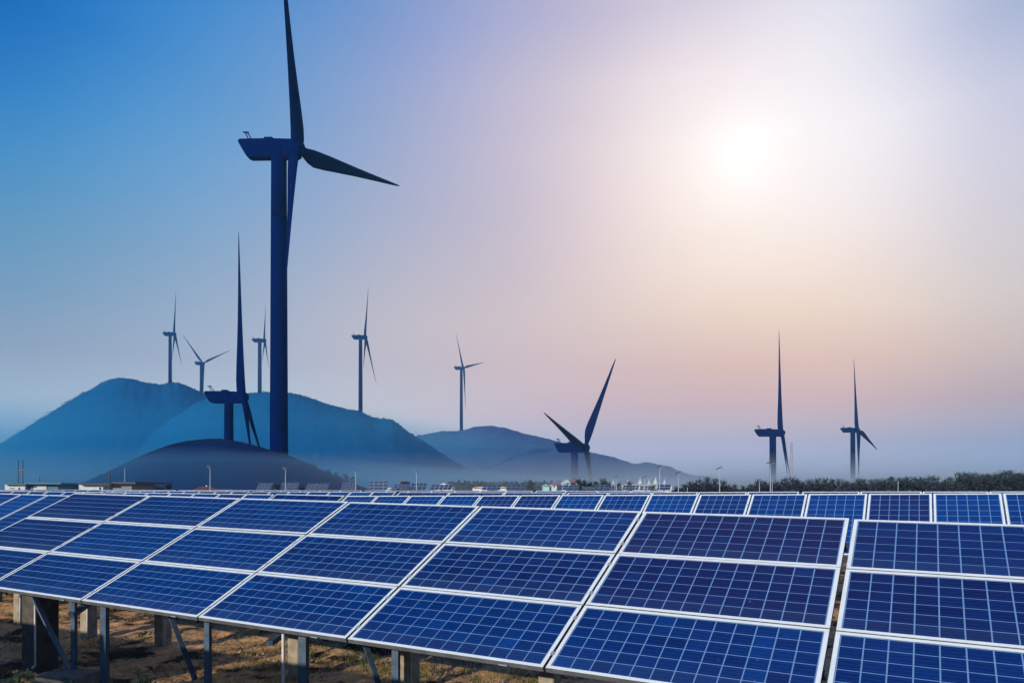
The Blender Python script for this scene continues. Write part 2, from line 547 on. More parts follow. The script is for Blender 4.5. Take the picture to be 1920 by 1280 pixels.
# ------------------------------------------------------------------ hills
def hill(name, prof, D, Wf, Wb, base, col, col2, seed, bumps=1.0, step=6, rows=46, kind='structure'):
    """a ridge in three dimensions whose crest stands at depth D and follows the outline prof"""
    pxs = [p[0] for p in prof]
    pys = [p[1] for p in prof]
    xs = np.arange(pxs[0], pxs[-1] + .1, step)
    H = np.interp(xs, pxs, pys)
    k = np.exp(-np.linspace(-1.6, 1.6, 5) ** 2)
    k /= k.sum()
    Hs = np.convolve(np.pad(H, 2, mode='edge'), k, 'valid')
    kw = np.exp(-np.linspace(-2, 2, 2 * int(150 / step) + 1) ** 2)
    kw /= kw.sum()
    Hw = np.convolve(np.pad(H, len(kw) // 2, mode='edge'), kw, 'valid')
    vs = []
    fs = []
    ts = np.concatenate([np.linspace(-1, 0, rows), np.linspace(0, 1, rows // 2)[1:]])
    n = len(xs)
    for t in ts:
        for x, h1, h2 in zip(xs, Hs, Hw):
            wk = min(1, abs(t) * 2.2)
            h = h1 * (1 - wk) + h2 * wk
            zc = (HOR - h) / F * D
            y = D + t * (Wf if t <= 0 else Wb)
            X = (x - 960) / F * min(y, D)
            fall = (abs(t) ** 1.25)
            z = zc + (base - zc) * fall
            amp = bumps * D / 1000 * min(1, abs(t) * 6) * max(0, 1 - abs(t)) + .0
            z += amp * (5 * noise.noise((X * 4 / D + seed, y * 6 / D, seed)) + 1.5 * noise.noise((X * 14 / D, y * 18 / D, seed + 5)) + 1.0 * noise.noise((X * 45 / D, y * 40 / D, seed + 9)))
            z += D / 1000 * bumps * (1.0 * noise.noise((X * 140 / D, y * 140 / D, 2)) + 1.0 * abs(noise.noise((X * 420 / D, y * 300 / D, 4))))
            if abs(t) < .12:
                z += D / 1000 * bumps * 2.2 * max(0, noise.noise((X * 300 / D, y * 200 / D, 9)) - .12) * (1 + 2 * max(0, noise.noise((X * 12 / D, 3, 1))))
            vs.append((X, y, z))
    for j in range(len(ts) - 1):
        for i in range(n - 1):
            a = j * n + i
            fs.append((a, a + 1, a + n + 1, a + n))
    me = bpy.data.meshes.new(name)
    me.from_pydata(vs, [], fs)
    me.polygons.foreach_set('use_smooth', [True] * len(fs))
    me.materials.append(mat(name + '_cover', col, .95, 0, .05, .5, 95 / D, col2=col2))  # haze blue of distance and dark silhouette are put into the cover colour
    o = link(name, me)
    o['kind'] = kind
    return o


M1A = [(-330, 960), (-160, 905), (-60, 862), (0, 833), (60, 795), (130, 752), (195, 716), (212, 710), (232, 708), (252, 712), (280, 719), (302, 721), (318, 717),
       (337, 718), (352, 724), (370, 732), (392, 742), (430, 765), (480, 800), (560, 850), (680, 915)]
M1B = [(120, 940), (180, 885), (230, 846), (280, 812), (330, 780), (365, 757), (395, 744), (425, 741), (450, 738), (470, 737), (500, 735), (530, 736), (552, 738), (575, 744), (612, 757), (650, 767), (672, 770),
       (700, 783), (735, 786), (757, 803), (778, 818), (800, 831), (830, 851), (870, 875), (920, 898), (960, 912), (1010, 930)]
M2 = [(560, 925), (640, 885), (720, 845), (782, 817), (828, 808), (862, 808), (890, 800), (915, 798), (945, 801), (975, 811), (1030, 823), (1080, 838), (1110, 849), (1150, 857),
      (1172, 864), (1190, 871), (1198, 869), (1213, 866), (1230, 870), (1258, 875), (1270, 882), (1300, 892), (1330, 893), (1360, 902), (1400, 912), (1460, 925)]
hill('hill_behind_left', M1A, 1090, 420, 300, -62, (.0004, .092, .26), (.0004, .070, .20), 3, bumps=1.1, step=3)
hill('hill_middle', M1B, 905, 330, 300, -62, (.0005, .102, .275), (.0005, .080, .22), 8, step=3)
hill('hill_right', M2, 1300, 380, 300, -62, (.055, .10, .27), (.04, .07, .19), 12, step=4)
MOUND = [(60, 930), (110, 922), (160, 905), (190, 892), (220, 878), (250, 864), (280, 850), (305, 840), (330, 832), (355, 827), (380, 824), (415, 823), (450, 829), (480, 836), (500, 842), (545, 856), (575, 869),
         (600, 880), (640, 897), (665, 909), (690, 921), (720, 930)]
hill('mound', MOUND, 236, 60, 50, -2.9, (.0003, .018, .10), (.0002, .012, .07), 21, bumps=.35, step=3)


# ------------------------------------------------------------------ air
def vbox(name, x0, x1, y0, y1, z0, z1, dens, col, aniso=.2):
    mb = MB()
    mb.box(x0, x1, y0, y1, z0, z1)
    m = bpy.data.materials.new(name + '_air')
    m.use_nodes = True
    t = m.node_tree
    t.nodes.remove(t.nodes['Principled BSDF'])
    v = t.nodes.new('ShaderNodeVolumePrincipled')
    v.inputs['Color'].default_value = (*col, 1)
    v.inputs['Density'].default_value = dens
    v.inputs['Anisotropy'].default_value = aniso
    t.links.new(v.outputs[0], t.nodes['Material Output'].inputs['Volume'])
    o = link(name, mb.mesh(name, [m]))
    o['kind'] = 'stuff'




def vprism(name, foot, z0, z1, dens, col, aniso):
    """a closed bank of even air standing on the outline foot"""
    mb = MB()
    n = len(foot)
    mb.add([(x, y, z0) for x, y in foot] + [(x, y, z1) for x, y in foot],
           [tuple(range(n))[::-1], tuple(range(n, 2 * n))] + [(i, (i + 1) % n, n + (i + 1) % n, n + i) for i in range(n)])
    m = bpy.data.materials.new(name + '_air')
    m.use_nodes = True
    t = m.node_tree
    t.nodes.remove(t.nodes['Principled BSDF'])
    v = t.nodes.new('ShaderNodeVolumePrincipled')
    v.inputs['Color'].default_value = (*col, 1)
    v.inputs['Density'].default_value = dens
    v.inputs['Anisotropy'].default_value = aniso
    t.links.new(v.outputs[0], t.nodes['Material Output'].inputs['Volume'])
    o = link(name, mb.mesh(name, [m]))
    o['kind'] = 'stuff'


vbox('haze', -3100, 3100, -290, 3400, -64, 215, .00024, (.30, .72, 1.0), .8)
vprism('valley_mist', [(-1500, 150), (-60, 150), (240, 1330), (-1500, 1330)], -63.5, 8.5, .0085, (.40, .82, 1.0), .84)
vprism('valley_mist', [(-58, 139), (1500, 139), (1500, 1330), (243, 1330), (-57, 150)], -63.5, 7.0, .0040, (.68, .88, 1.0), .82)
vprism('mist_bank', [(-1400, 560), (-160, 560), (110, 1290), (-1400, 1290)], -63, 70, .0018, (.18, .86, 1.0), .86)


# ------------------------------------------------------------------ wind turbines
SLIM = [(0, .72, .7), (.04, .86, .5), (.1, .84, .34), (.2, .72, .26), (.32, .57, .22), (.45, .43, .18), (.6, .31, .17), (.75, .21, .16), (.88, .13, .15), (.96, .07, .14), (1.0, .02, .14)]


def blade_mesh(length, chord, d, cdir, slim=False):
    """airfoil blade along unit d from the origin, its chord along cdir"""
    d = d.normalized()
    c = (cdir - d * cdir.dot(d)).normalized()
    th = d.cross(c)
    mb = MB()
    secs = [(0, .42, 1), (.03, .42, 1), (.07, .55, .75), (.13, .86, .42), (.19, 1.0, .26), (.28, .93, .2), (.4, .76, .18), (.55, .56, .17), (.7, .40, .16), (.83, .27, .15), (.93, .17, .14), (.98, .10, .14), (1.0, .03, .14)]
    if slim:
        secs = SLIM
    prof = [(-.28, 0), (-.2, .38), (0, .5), (.3, .36), (.72, 0), (.3, -.3), (0, -.42), (-.2, -.34)]
    rnd = [(-.5, 0), (-.35, .35), (0, .5), (.35, .35), (.5, 0), (.35, -.35), (0, -.5), (-.35, -.35)]
    n = 8
    vs = []
    for (r, ch, tk) in secs:
        w = max(0, min(1, (tk - .26) / .74))
        for (a, b), (a2, b2) in zip(prof, rnd):
            xx = a * (1 - w) + a2 * w
            yy = (b * tk) * (1 - w) + b2 * w
            bend = .003 * length * r * r
            vs.append(d * (r * length) + c * (xx * ch * chord) + th * (yy * ch * chord + bend))
    fs = []
    for s in range(len(secs) - 1):
        for k in range(n):
            fs.append((s * n + k, s * n + (k + 1) % n, (s + 1) * n + (k + 1) % n, (s + 1) * n + k))
    fs.append(tuple(range(n))[::-1])
    fs.append(tuple(range((len(secs) - 1) * n, len(secs) * n)))
    mb.add(vs, fs)
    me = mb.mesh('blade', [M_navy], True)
    return me


def turbine(D, hub, tips, tower_px, tower_top, base, nac_px, nac_h, tw, label, Rm=60, chord=4.6, csign=None, base_drop=3, broad=(), slimf=(1, 1, 1)):
    Hc = P(hub[0], hub[1], D)
    tb = P(tower_px, base, D)
    tb.z -= base_drop
    root = thing('wind_turbine', label, 'wind turbine', T3(tb.x, tb.y, tb.z), 'wind turbines')
    inv = T3(-tb.x, -tb.y, -tb.z)
    mpp = D / F
    # tower
    r1, r0 = tw[0] * mpp / 2, tw[1] * mpp / 2
    top = P(tower_px, hub[1], D) - tb
    mb = MB()
    nseg = 5
    for s in range(nseg):
        a, b = s / nseg, (s + 1) / nseg
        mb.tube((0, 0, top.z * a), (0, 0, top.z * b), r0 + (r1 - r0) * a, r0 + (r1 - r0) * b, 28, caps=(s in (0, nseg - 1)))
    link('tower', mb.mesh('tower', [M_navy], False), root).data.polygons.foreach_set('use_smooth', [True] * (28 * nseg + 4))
    # nacelle, drawn in units of its length with the rotor axis along +x
    ax = Vector((1, -.05, 0)).normalized()
    Ln = nac_px * mpp
    Hn = nac_h * mpp
    side = Vector((-ax.y, ax.x, 0))
    M = Matrix((ax, side, Vector((0, 0, 1)))).transposed().to_4x4()
    M.translation = Hc - tb
    pr = [(-1, .42), (-.97, .5), (-.45, .49), (.0, .42), (.06, .30), (.07, -.42), (.02, -.52), (-.80, -.5), (-.86, -.42), (-.93, -.05)]
    mb = MB()
    w = Hn * .33
    vs = []
    for yy, sc in ((-w, .86), (-w * .86, 1), (w * .86, 1), (w, .86)):
        for (x, z) in pr:
            vs.append(M @ Vector((x * Ln * (1 if x > -.5 else 1), yy, z * Hn * sc)))
    n = len(pr)
    fs = []
    for k in range(3):
        for i in range(n):
            fs.append((k * n + i, k * n + (i + 1) % n, (k + 1) * n + (i + 1) % n, (k + 1) * n + i))
    fs += [tuple(range(n))[::-1], tuple(range(3 * n, 4 * n))]
    mb.add(vs, fs)
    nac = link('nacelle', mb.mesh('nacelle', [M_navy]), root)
    mb = MB()
    mb.add([M @ Vector(p) for p in [(x * Ln, y, z * Hn) for y in (-w * .5, w * .5) for (x, z) in ((-.56, .46), (-.55, .62), (-.41, .62), (-.36, .46))]],
           [(0, 1, 2, 3), (7, 6, 5, 4), (0, 4, 5, 1), (1, 5, 6, 2), (2, 6, 7, 3), (3, 7, 4, 0)])
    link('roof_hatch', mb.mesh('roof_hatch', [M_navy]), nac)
    mb = MB()
    q = Hn * .03
    mb.tube(M @ Vector((-.82 * Ln, -w * .3, .48 * Hn)), M @ Vector((-.90 * Ln, -w * .3, .95 * Hn)), q, q, 5)
    mb.tube(M @ Vector((-.77 * Ln, w * .2, .48 * Hn)), M @ Vector((-.87 * Ln, -w * .2, .98 * Hn)), q, q, 5)
    mb.tube(M @ Vector((-.93 * Ln, -w * .3, .93 * Hn)), M @ Vector((-.83 * Ln, -w * .3, .90 * Hn)), q * 1.4, q * 1.4, 5)
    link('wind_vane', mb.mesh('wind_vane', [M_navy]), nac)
    # spinner
    mb = MB()
    rr = Hn * .44
    rings = [(.0, .86), (.25, 1.0), (.75, 1.0), (1.2, .88), (1.5, .62), (1.62, .3), (1.66, .02)]
    m = 16
    vs = []
    for (x, r) in rings:
        for k in range(m):
            t = 2 * math.pi * k / m
            vs.append(M @ Vector(((x - .55) * rr * 1.05, math.cos(t) * r * rr, math.sin(t) * r * rr)))
    fs = []
    for s in range(len(rings) - 1):
        for k in range(m):
            fs.append((s * m + k, s * m + (k + 1) % m, (s + 1) * m + (k + 1) % m, (s + 1) * m + k))
    fs += [tuple(range(m))[::-1], tuple(range((len(rings) - 1) * m, len(rings) * m))]
    mb.add(vs, fs)
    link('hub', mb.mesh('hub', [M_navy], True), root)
    for i, (tx, ty, sg) in enumerate(tips):
        # the tip lies on the ray of its pixel at the length of a blade from the hub
        ray = P(tx, ty, 1)
        a = ray.dot(ray)
        b = -2 * ray.dot(Hc)
        c = Hc.dot(Hc) - Rm * Rm
        disc = b * b - 4 * a * c
        if disc < 0:
            t = -b / (2 * a)
        else:
            t = (-b + sg * math.sqrt(disc)) / (2 * a)
        tip = ray * t
        d = (tip - Hc)
        ln = Rm
        vdir = (Hc).normalized()
        cd = d.normalized().cross(vdir)
        s_ = (csign or {}).get(i, 1)
        cd = (cd * s_ + vdir * .35)
        me = blade_mesh(ln, chord * slimf[i], d, cd, i not in broad)
        o = link('blade', me, root, T3(*(Hc - tb)))


turbine(250, (555, 279), [(523, -150, 1), (750, 349, 1), (534, 548, -1)], 523, 295, 850, 107, 34, (28, 34),
        'largest wind turbine, tall dark tower rising from behind the grassy mound, one blade pointing right', 60, 5.6, {0: -1, 1: -1, 2: -1}, 16, (1,), (.95, 1.05, .72))
turbine(275, (455, 744), [(448, 434, 1), (476, 890, -1), (502, 890, 1)], 429, 750, 840, 71, 22, (16, 18),
        'dark wind turbine with its nacelle just above the mound and one very long upright blade', 60, 3.9, None, 18, (), (1, .62, .62))
turbine(1085, (327, 626), [(330, 547, 1), (341, 686, 1), (322, 676, -1)], 319, 632, 720, 22, 7, (5.5, 7),
        'leftmost small wind turbine, on the left hill near its peak', 60, 3.6, None, 25)
turbine(1235, (381, 681), [(343, 628, 1), (433, 656, 1), (381, 741, -1)], 378, 685, 735, 16, 6, (6, 8),
        'pale small wind turbine whose blades form a Y on the left hill', 60, 3.6, None, 55, (0, 1))
turbine(1210, (496, 638), [(498, 571, 1), (504, 690, 1), (491, 680, -1)], 487, 645, 737, 24, 7, (6.5, 8),
        'small wind turbine partly hidden by the largest tower, on the hill ridge', 60, 3.6, None, 70)
turbine(905, (685, 632), [(691, 537, 1), (706, 722, 1), (681, 690, -1)], 676, 638, 771, 26, 8, (6.5, 8),
        'wind turbine on the right shoulder of the blue hill, just right of the largest tower', 60, 3.6, None, 12)
turbine(1300, (869, 690), [(855, 624, 1), (908, 679, 1), (873, 769, -1)], 865, 694, 808, 18, 6, (5, 6.5),
        'small wind turbine on the pale round hill in the middle, blades spread three ways', 75, 4.4, None, 14, (1,))
turbine(462, (1097, 839), [(1155, 672, -1), (1019, 772, -1), (1119, 980, 1)], 1077, 845, 905, 58, 18, (13.5, 15),
        'wind turbine with two raised blades in a wide V behind the village', 60, 5.6, {0: 1, 1: 1}, 62, (0, 1), (.95, .85, .72))
turbine(443, (1465, 811), [(1461, 616, 1), (1485, 912, 1), (1478, 905, -1)], 1449, 815, 895, 49, 14, (12, 12.5),
        'wind turbine above the dark pines with one long upright blade, left of the rightmost one', 60, 3.8, None, 55, (), (1, .65, .65))
turbine(618, (1608, 806), [(1601, 670, 1), (1645, 843, 1), (1610, 908, -1)], 1599, 812, 895, 31, 9, (8.5, 9),
        'rightmost wind turbine, one blade slanting down to the right', 60, 3.8, None, 58, (1,))


# ------------------------------------------------------------------ solar panels
FR_W, FR_H = .037, .05
_pm = {}


def frame_mesh(w, h):
    key = ('f', round(w, 3), round(h, 3))
    if key in _pm:
        return _pm[key]
    mb = MB()
    # local x along the row, y up the slope (from 0 down to -h), z out of the face
    def rail(x0, x1, y0, y1):
        v = [(x0, y0, -FR_H), (x1, y0, -FR_H), (x1, y1, -FR_H), (x0, y1, -FR_H), (x0, y0, 0), (x1, y0, 0), (x1, y1, 0), (x0, y1, 0)]
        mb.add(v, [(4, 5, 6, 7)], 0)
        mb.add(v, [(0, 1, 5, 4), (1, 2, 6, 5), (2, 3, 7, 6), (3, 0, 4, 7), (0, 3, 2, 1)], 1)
    rail(0, w, -FR_W, 0)
    rail(0, w, -h, -h + FR_W)
    rail(0, FR_W, -h + FR_W, -FR_W)
    rail(w - FR_W, w, -h + FR_W, -FR_W)
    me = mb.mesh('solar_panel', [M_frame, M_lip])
    _pm[key] = me
    return me


def back_mesh(w, h):
    key = ('b', round(w, 3), round(h, 3))
    if key not in _pm:
        mb = MB()
        mb.box(FR_W, w - FR_W, -h + FR_W, -FR_W, -.012, -.006)
        _pm[key] = mb.mesh('backsheet', [M_back])
    return _pm[key]


def cell_rects(w, h, nx, ny, gap):
    ix0, ix1, iy0, iy1 = FR_W + .012, w - FR_W - .012, -h + FR_W + .012, -FR_W - .012
    cw, ch = (ix1 - ix0 + gap) / nx, (iy1 - iy0 + gap) / ny
    for j in range(ny):
        for i in range(nx):
            x0 = ix0 + i * cw
            y1 = iy1 - j * ch
            yield x0, x0 + cw - gap, y1 - ch + gap, y1, (j + .5) / ny


def single_cell_mesh(cw, ch):
    key = ('c', round(cw, 4), round(ch, 4))
    if key not in _pm:
        mb = MB()
        mb.box(0, cw, 0, ch, 0, .003, bottom=False)
        me = mb.mesh('cell', [M_cell1])
        uvl = me.uv_layers.new(name='UVMap')
        for lp in me.loops:
            v = me.vertices[lp.vertex_index].co
            uvl.data[lp.index].uv = (v.x / cw, v.y / ch)
        _pm[key] = me
    return _pm[key]


class CellBatch:
    """cells past the limit: one mesh with tone, violet and dust per face"""

    def __init__(s):
        s.v = []; s.f = []; s.tone = []; s.vio = []; s.dust = []; s.uv = []

    def cell(s, M, x0, x1, y0, y1, tone, vio, dust, z=-.003):
        o = len(s.v)
        s.v += [tuple(M @ Vector(p)) for p in ((x0, y0, z), (x1, y0, z), (x1, y1, z), (x0, y1, z))]
        s.f.append((o, o + 1, o + 2, o + 3))
        s.uv += [(0, 0), (1, 0), (1, 1), (0, 1)]
        s.tone.append(tone); s.vio.append(vio); s.dust.append(dust)

    def build(s, parent):
        if not s.f:
            return
        me = bpy.data.meshes.new('cells')
        me.from_pydata(s.v, [], s.f)
        me.materials.append(M_cell)
        for nm, dat in (('tone', s.tone), ('violet', s.vio), ('dust', s.dust)):
            at = me.attributes.new(nm, 'FLOAT', 'FACE')
            at.data.foreach_set('value', dat)
        uvl = me.uv_layers.new(name='UVMap')
        uvl.data.foreach_set('uv', [c for p in s.uv for c in p])
        o = link('cells', me, parent)
        o['kind'] = 'stuff'


def frame_axes(az, tilt, slope=0.0):
    d = Vector((math.cos(az) * math.cos(slope), math.sin(az) * math.cos(slope), math.sin(slope)))
    n = Vector((math.sin(az), -math.cos(az), 0))
    s = n * math.cos(tilt) + Vector((0, 0, -math.sin(tilt)))
    up = -s
    up = (up - d * up.dot(d)).normalized()
    nn = d.cross(up)
    M = Matrix((d, up, nn)).transposed().to_4x4()
    return M


def array_table(name_label, origin, A, cols, rows, w, h, gapx, gapy, nx, ny, cgap=.012, singles=(), detail=2, tones=None, group='rows of solar panels', posts=True, ground=-2.75, base_tone=.45, violet=.0, row_dust=.35):
    """one table of panels; origin is its top left corner, A the axes (x along, y up slope, z normal)"""
    Mr = A.copy()
    Mr.translation = origin
    root = thing('solar_array', name_label, 'solar panels', Mr, group)
    rnd = random.Random(int(abs(origin[0]) * 1000) + cols * 7)
    batch = CellBatch()
    for j in range(rows):
        for i in range(cols):
            x, y = i * (w + gapx), -j * (h + gapy)
            jz = rnd.uniform(-.003, .003)
            Mp = T3(x, y, jz)
            if tones and (i, j) in tones:
                bt, vi = tones[(i, j)]
            else:
                bt = base_tone + rnd.uniform(-.22, .28)
                vi = violet * rnd.random() + (.55 if rnd.random() < .16 else 0) * (1 if detail else 0)
            p = link('solar_panel', frame_mesh(w, h), root, Mp)
            link('backsheet', back_mesh(w, h), p)
            for (x0, x1, y0, y1, v) in cell_rects(w, h, nx, ny, cgap):
                tn = min(1, max(0, bt + rnd.gauss(0, .09) + (.35 if rnd.random() < .03 else 0)))
                vv = min(1, max(0, vi + rnd.gauss(0, .06)))
                du = max(0, (v - .62) / .38) ** 1.4 * .62 * row_dust / .35 + .05
                if (i, j) in singles:
                    me = single_cell_mesh(x1 - x0, y1 - y0)
                    o = link('cell', me, p, T3(x0, y0, -.006))
                    o['tone'] = tn; o['violet'] = vv; o['dust'] = du
                else:
                    batch.cell(Mp, x0, x1, y0, y1, tn, vv, du)
    batch.build(root)
    Wt = cols * w + (cols - 1) * gapx
    Ht = rows * h + (rows - 1) * gapy
    # purlins under the panels
    mb = MB()
    for fy in (.16, .84):
        mb.box(-.02, Wt + .02, -Ht * fy - .03, -Ht * fy + .03, -FR_H - .065, -FR_H - .004)
    link('purlins', mb.mesh('purlins', [M_steel]), root)['kind'] = 'stuff'
    if posts:
        Mi = Mr.inverted()
        for k in range(max(2, int(Wt / 3) + 1)):
            for fy in (.2, .8):
                x = .4 + (Wt - .8) * k / max(1, int(Wt / 3))
                wp = Mr @ Vector((x, -Ht * fy, -FR_H - .08))
                mb = MB()
                mb.box(-.05, .05, -.05, .05, ground - .1 - wp.z, 0)
                o = link('post', mb.mesh('post', [M_steel]), root)
                o.matrix_local = Mi @ T3(*wp)
    return root, Mr


# front table: axes fitted to the photograph
Dv = Vector((.87847565, -.47750168, -.01651301)).normalized()
Sv = Vector((-.43451123, -.78405681, -.44323235))
Sv = (Sv - Dv * Sv.dot(Dv)).normalized()
A0 = Matrix((Dv, -Sv, Dv.cross(-Sv))).transposed().to_4x4()
O0 = Vector((-8.51581885, 14.64597383, -.08884078))
CP, RP = 2.3054, 1.01
tonesA = {(0, 0): (.15, .45), (0, 1): (.2, .35), (0, 2): (.3, .12), (1, 0): (.3, .0), (1, 1): (.55, .0), (1, 2): (.35, .05), (2, 0): (.45, .0), (2, 1): (.5, 0), (2, 2): (.5, 0),
          (3, 0): (.35, 0), (3, 1): (.28, .1), (3, 2): (.38, 0), (4, 0): (.42, .05), (4, 1): (.12, .12), (4, 2): (.42, 0), (5, 0): (.05, .45), (5, 1): (.05, .25), (5, 2): (.42, 0)}
front, MrA = array_table('nearest large table of landscape solar panels, six wide and three high, filling the lower left', O0, A0, 6, 3, CP - .028, RP - .016, .028, .016, 12, 6,
                         singles={(5, 0), (5, 1), (5, 2), (4, 2)}, tones=tonesA, posts=False)
tonesB = {(0, 0): (.25, .05), (0, 1): (.08, .05), (0, 2): (.4, 0)}
OB = O0 + Dv * (6 * CP + .022) + Vector((0, 0, -.012))
frontB, MrB = array_table('table of solar panels at the right edge, beyond the dark gap in the nearest row', OB, A0, 2, 3, CP - .028, RP - .016, .028, .016, 12, 6,
                          singles={(0, 0), (0, 1), (0, 2)}, tones=tonesB, posts=False)

# row behind, portrait panels
AZ2 = -.5024
A2 = frame_axes(AZ2, .5609, .008)
o2 = Vector((-4.8084, 21.9982, -.222))
d2 = Vector(A2.col[0][:3])
vio2 = {4: .55, 5: .5, 9: .35, 12: .6}
k = 0
for ti, n in enumerate((5, 5, 8)):
    tones = {(i, 0): (1.0 if (k + i) in (2, 3, 6, 8, 11, 13) else .75, vio2.get(k + i, .08)) for i in range(n)}
    array_table(['upright panels behind the nearest row, left end of the second row, middle of photo',
                 'upright solar panels behind the nearest row, middle table of the second row',
                 'upright solar panels behind the nearest row, right-hand table of the second row'][ti],
                o2 + d2 * (1.15 * k), A2, n, 1, 1.15 - .03, 2.1, .03, .02, 6, 11, .012, tones=tones, row_dust=.1)
    k += n

# clamps on the seams between the front panels
mb = MB()
mb.box(-.020, .020, -.026, .026, -.004, .004)
mb.tube((0, 0, .004), (0, 0, .009), .007, n=6)
clamp_me = mb.mesh('clamp', [M_farclamp])
for rootc, ncol in ((front, 6), (frontB, 2)):
    for i in range(1, ncol):
        for j in range(3):
            for fy in (.22, .78):
                link('clamp', clamp_me, rootc, T3(i * CP - .014, -(j + fy) * RP, .003))
# bird droppings and dried splashes on the front glass
def droppings(root, W, n, seed):
    rnd = random.Random(seed)
    mb = MB()
    for k_ in range(n):
        x, y = rnd.uniform(.1, W - .1), -rnd.uniform(.1, 2.9)
        rr = rnd.uniform(.003, .008)
        m_ = 7
        ring = [(x + math.cos(6.283 * q / m_) * rr * rnd.uniform(.6, 1.3), y + math.sin(6.283 * q / m_) * rr * rnd.uniform(.8, 2.2), .006) for q in range(m_)]
        mb.add(ring + [(x, y, .009)], [(q, (q + 1) % m_, m_) for q in range(m_)])
    link('droppings', mb.mesh('droppings', [M_farclamp]), root)['kind'] = 'stuff'


droppings(front, 6 * CP, 18, 1)
droppings(frontB, 2 * CP, 7, 2)
# neighbour on the left, portrait
A3 = frame_axes(-.52, .47, -.012)
o3 = P(42.7, 925.8, 18.6)
array_table('upright bright blue panels at the left edge, beyond the end of the nearest table', o3 - Vector(A3.col[0][:3]) * 1.165 * 3, A3, 6, 1, 1.135, 3.3, .03, .02, 6, 18, .012,
            tones={(i, 0): ((.85, .7, .55, .95, .5, .6)[i], .05) for i in range(6)}, row_dust=.2)


def line_row(p, x0px, x1px, yfn, w, label, tilt=.52, hgt=2.0, detail_cells=(6, 8), tone=.35):
    """a table on the line at distance p, spanning the pixels x0px..x1px, its top edge at rows yfn(px)"""
    az = -.4979
    def pt(px):
        u = (px - 960) / F
        Y = p / (.4776 * u + .8786)
        return Vector((u * Y, Y, (HOR - yfn(px)) / F * Y))
    a, b = pt(x0px), pt(x1px)
    d = b - a
    az = math.atan2(d.y, d.x)
    sl = math.asin(d.z / d.length)
    n = max(1, round(d.length / w))
    A = frame_axes(az, tilt, sl)
    wp = d.length / n
    array_table(label, a, A, n, 1, wp - .03, hgt, .03, .02, detail_cells[0], detail_cells[1], .014, base_tone=tone, row_dust=.1)


yL = lambda x: np.interp(x, [-40, 103, 297, 500, 650], [919.0, 920.5, 923.6, 926.3, 929])
line_row(17.0, -30, 196, yL, 1.15, 'first low row of small upright panels behind the nearest table, at the left edge')
line_row(17.0, 199, 516, yL, 1.15, 'first low row of small upright panels behind the nearest table, below the red-roofed house')
line_row(17.0, 519, 648, lambda x: np.interp(x, [519, 648], [925.6, 928.6]), 2.7, 'single wide dark panel behind the nearest table, left of the second row', tone=.0)
y3 = lambda x: np.interp(x, [190, 303, 666, 860, 1100, 1500, 1920], [919.3, 919.6, 922.3, 922, 923.2, 921.3, 920.8])
line_row(25.0, 190, 470, y3, 1.15, 'thin far row of panels, left part, running below the red roof')
line_row(25.0, 474, 744, y3, 1.15, 'thin far row of panels, middle part, below the small tilted trackers')
line_row(25.0, 750, 1060, y3, 2.3, 'thin far row of wide dark panels in the middle of the photo', tone=.05)
line_row(25.0, 1066, 1500, y3, 1.6, 'thin far row of panels right of the middle, just behind the second row')
line_row(25.0, 1505, 1990, y3, 1.6, 'thin far row of panels at the foot of the right-hand pines')
y4 = lambda x: np.interp(x, [-60, 99, 300, 700, 1000, 1250], [918.2, 917.6, 918.3, 919.2, 919.6, 920.2])
line_row(34.0, -60, 92, y4, 1.6, 'farthest thin row of panels at the left edge, in front of the white shed', tone=.1)
line_row(34.0, 98, 330, y4, 1.6, 'farthest thin row of panels in front of the dark-roofed building', tone=.1)
line_row(34.0, 336, 680, y4, 1.6, 'farthest thin row of panels between the red roof and the trackers', tone=.1)
line_row(34.0, 686, 1000, y4, 1.6, 'farthest thin row of panels in front of the front-facing grid panel', tone=.1)
line_row(34.0, 1006, 1250, y4, 1.6, 'farthest thin row of panels in front of the village', tone=.1)

# the row just behind the camera, whose shadow lies under the nearest table
Ab = frame_axes(-.4979, .47, 0)
pb = Vector((.4776, .8786, 0)) * -.95
for bi, (xa, nb) in enumerate(((-27.0, 7), (-10.6, 6))):
    ob = pb + Vector((.8786, -.4776, 0)) * xa + Vector((0, 0, .30))
    array_table(['left table of panels just behind the camera, shading the ground in the corner',
                 'right table of panels just behind the camera, shading the foreground ground'][bi], ob, Ab, nb, 3, 2.27, .96, .035, .07, 1, 1, .012, ground=-2.75)


# ------------------------------------------------------------------ supports of the front tables
def slope_z(X, Y, off=0):
    """height of the underside of the front table's plane above the point X, Y"""
    nrm = Dv.cross(-Sv)
    return O0.z - ((X - O0.x) * nrm.x + (Y - O0.y) * nrm.y) / nrm.z - .075 - off


def sub(parent, name, me, Mw):
    o = link(name, me, parent)
    o.matrix_local = parent_inv[parent.name] @ Mw
    return o


parent_inv = {front.name: MrA.inverted(), frontB.name: MrB.inverted()}
ROW = Matrix.Rotation(-.4979, 4, 'Z')


def conc_post(parent, X, Y, w, zlow=-2.95, off=.02, material=None, ztop=None):
    zt = slope_z(X, Y, off) if ztop is None else ztop
    bm = bmesh.new()
    bmesh.ops.create_cube(bm, size=1)
    bmesh.ops.scale(bm, vec=(w, w, zt - zlow), verts=bm.verts)
    bmesh.ops.bevel(bm, geom=[e for e in bm.edges if abs(e.verts[0].co.z - e.verts[1].co.z) > .1], offset=.014, segments=1, affect='EDGES')
    me = bpy.data.meshes.new('concrete_post')
    bm.to_mesh(me)
    bm.free()
    me.materials.append(material or M_conc)
    return sub(parent, 'concrete_post', me, T3(X, Y, (zt + zlow) / 2) @ ROW)


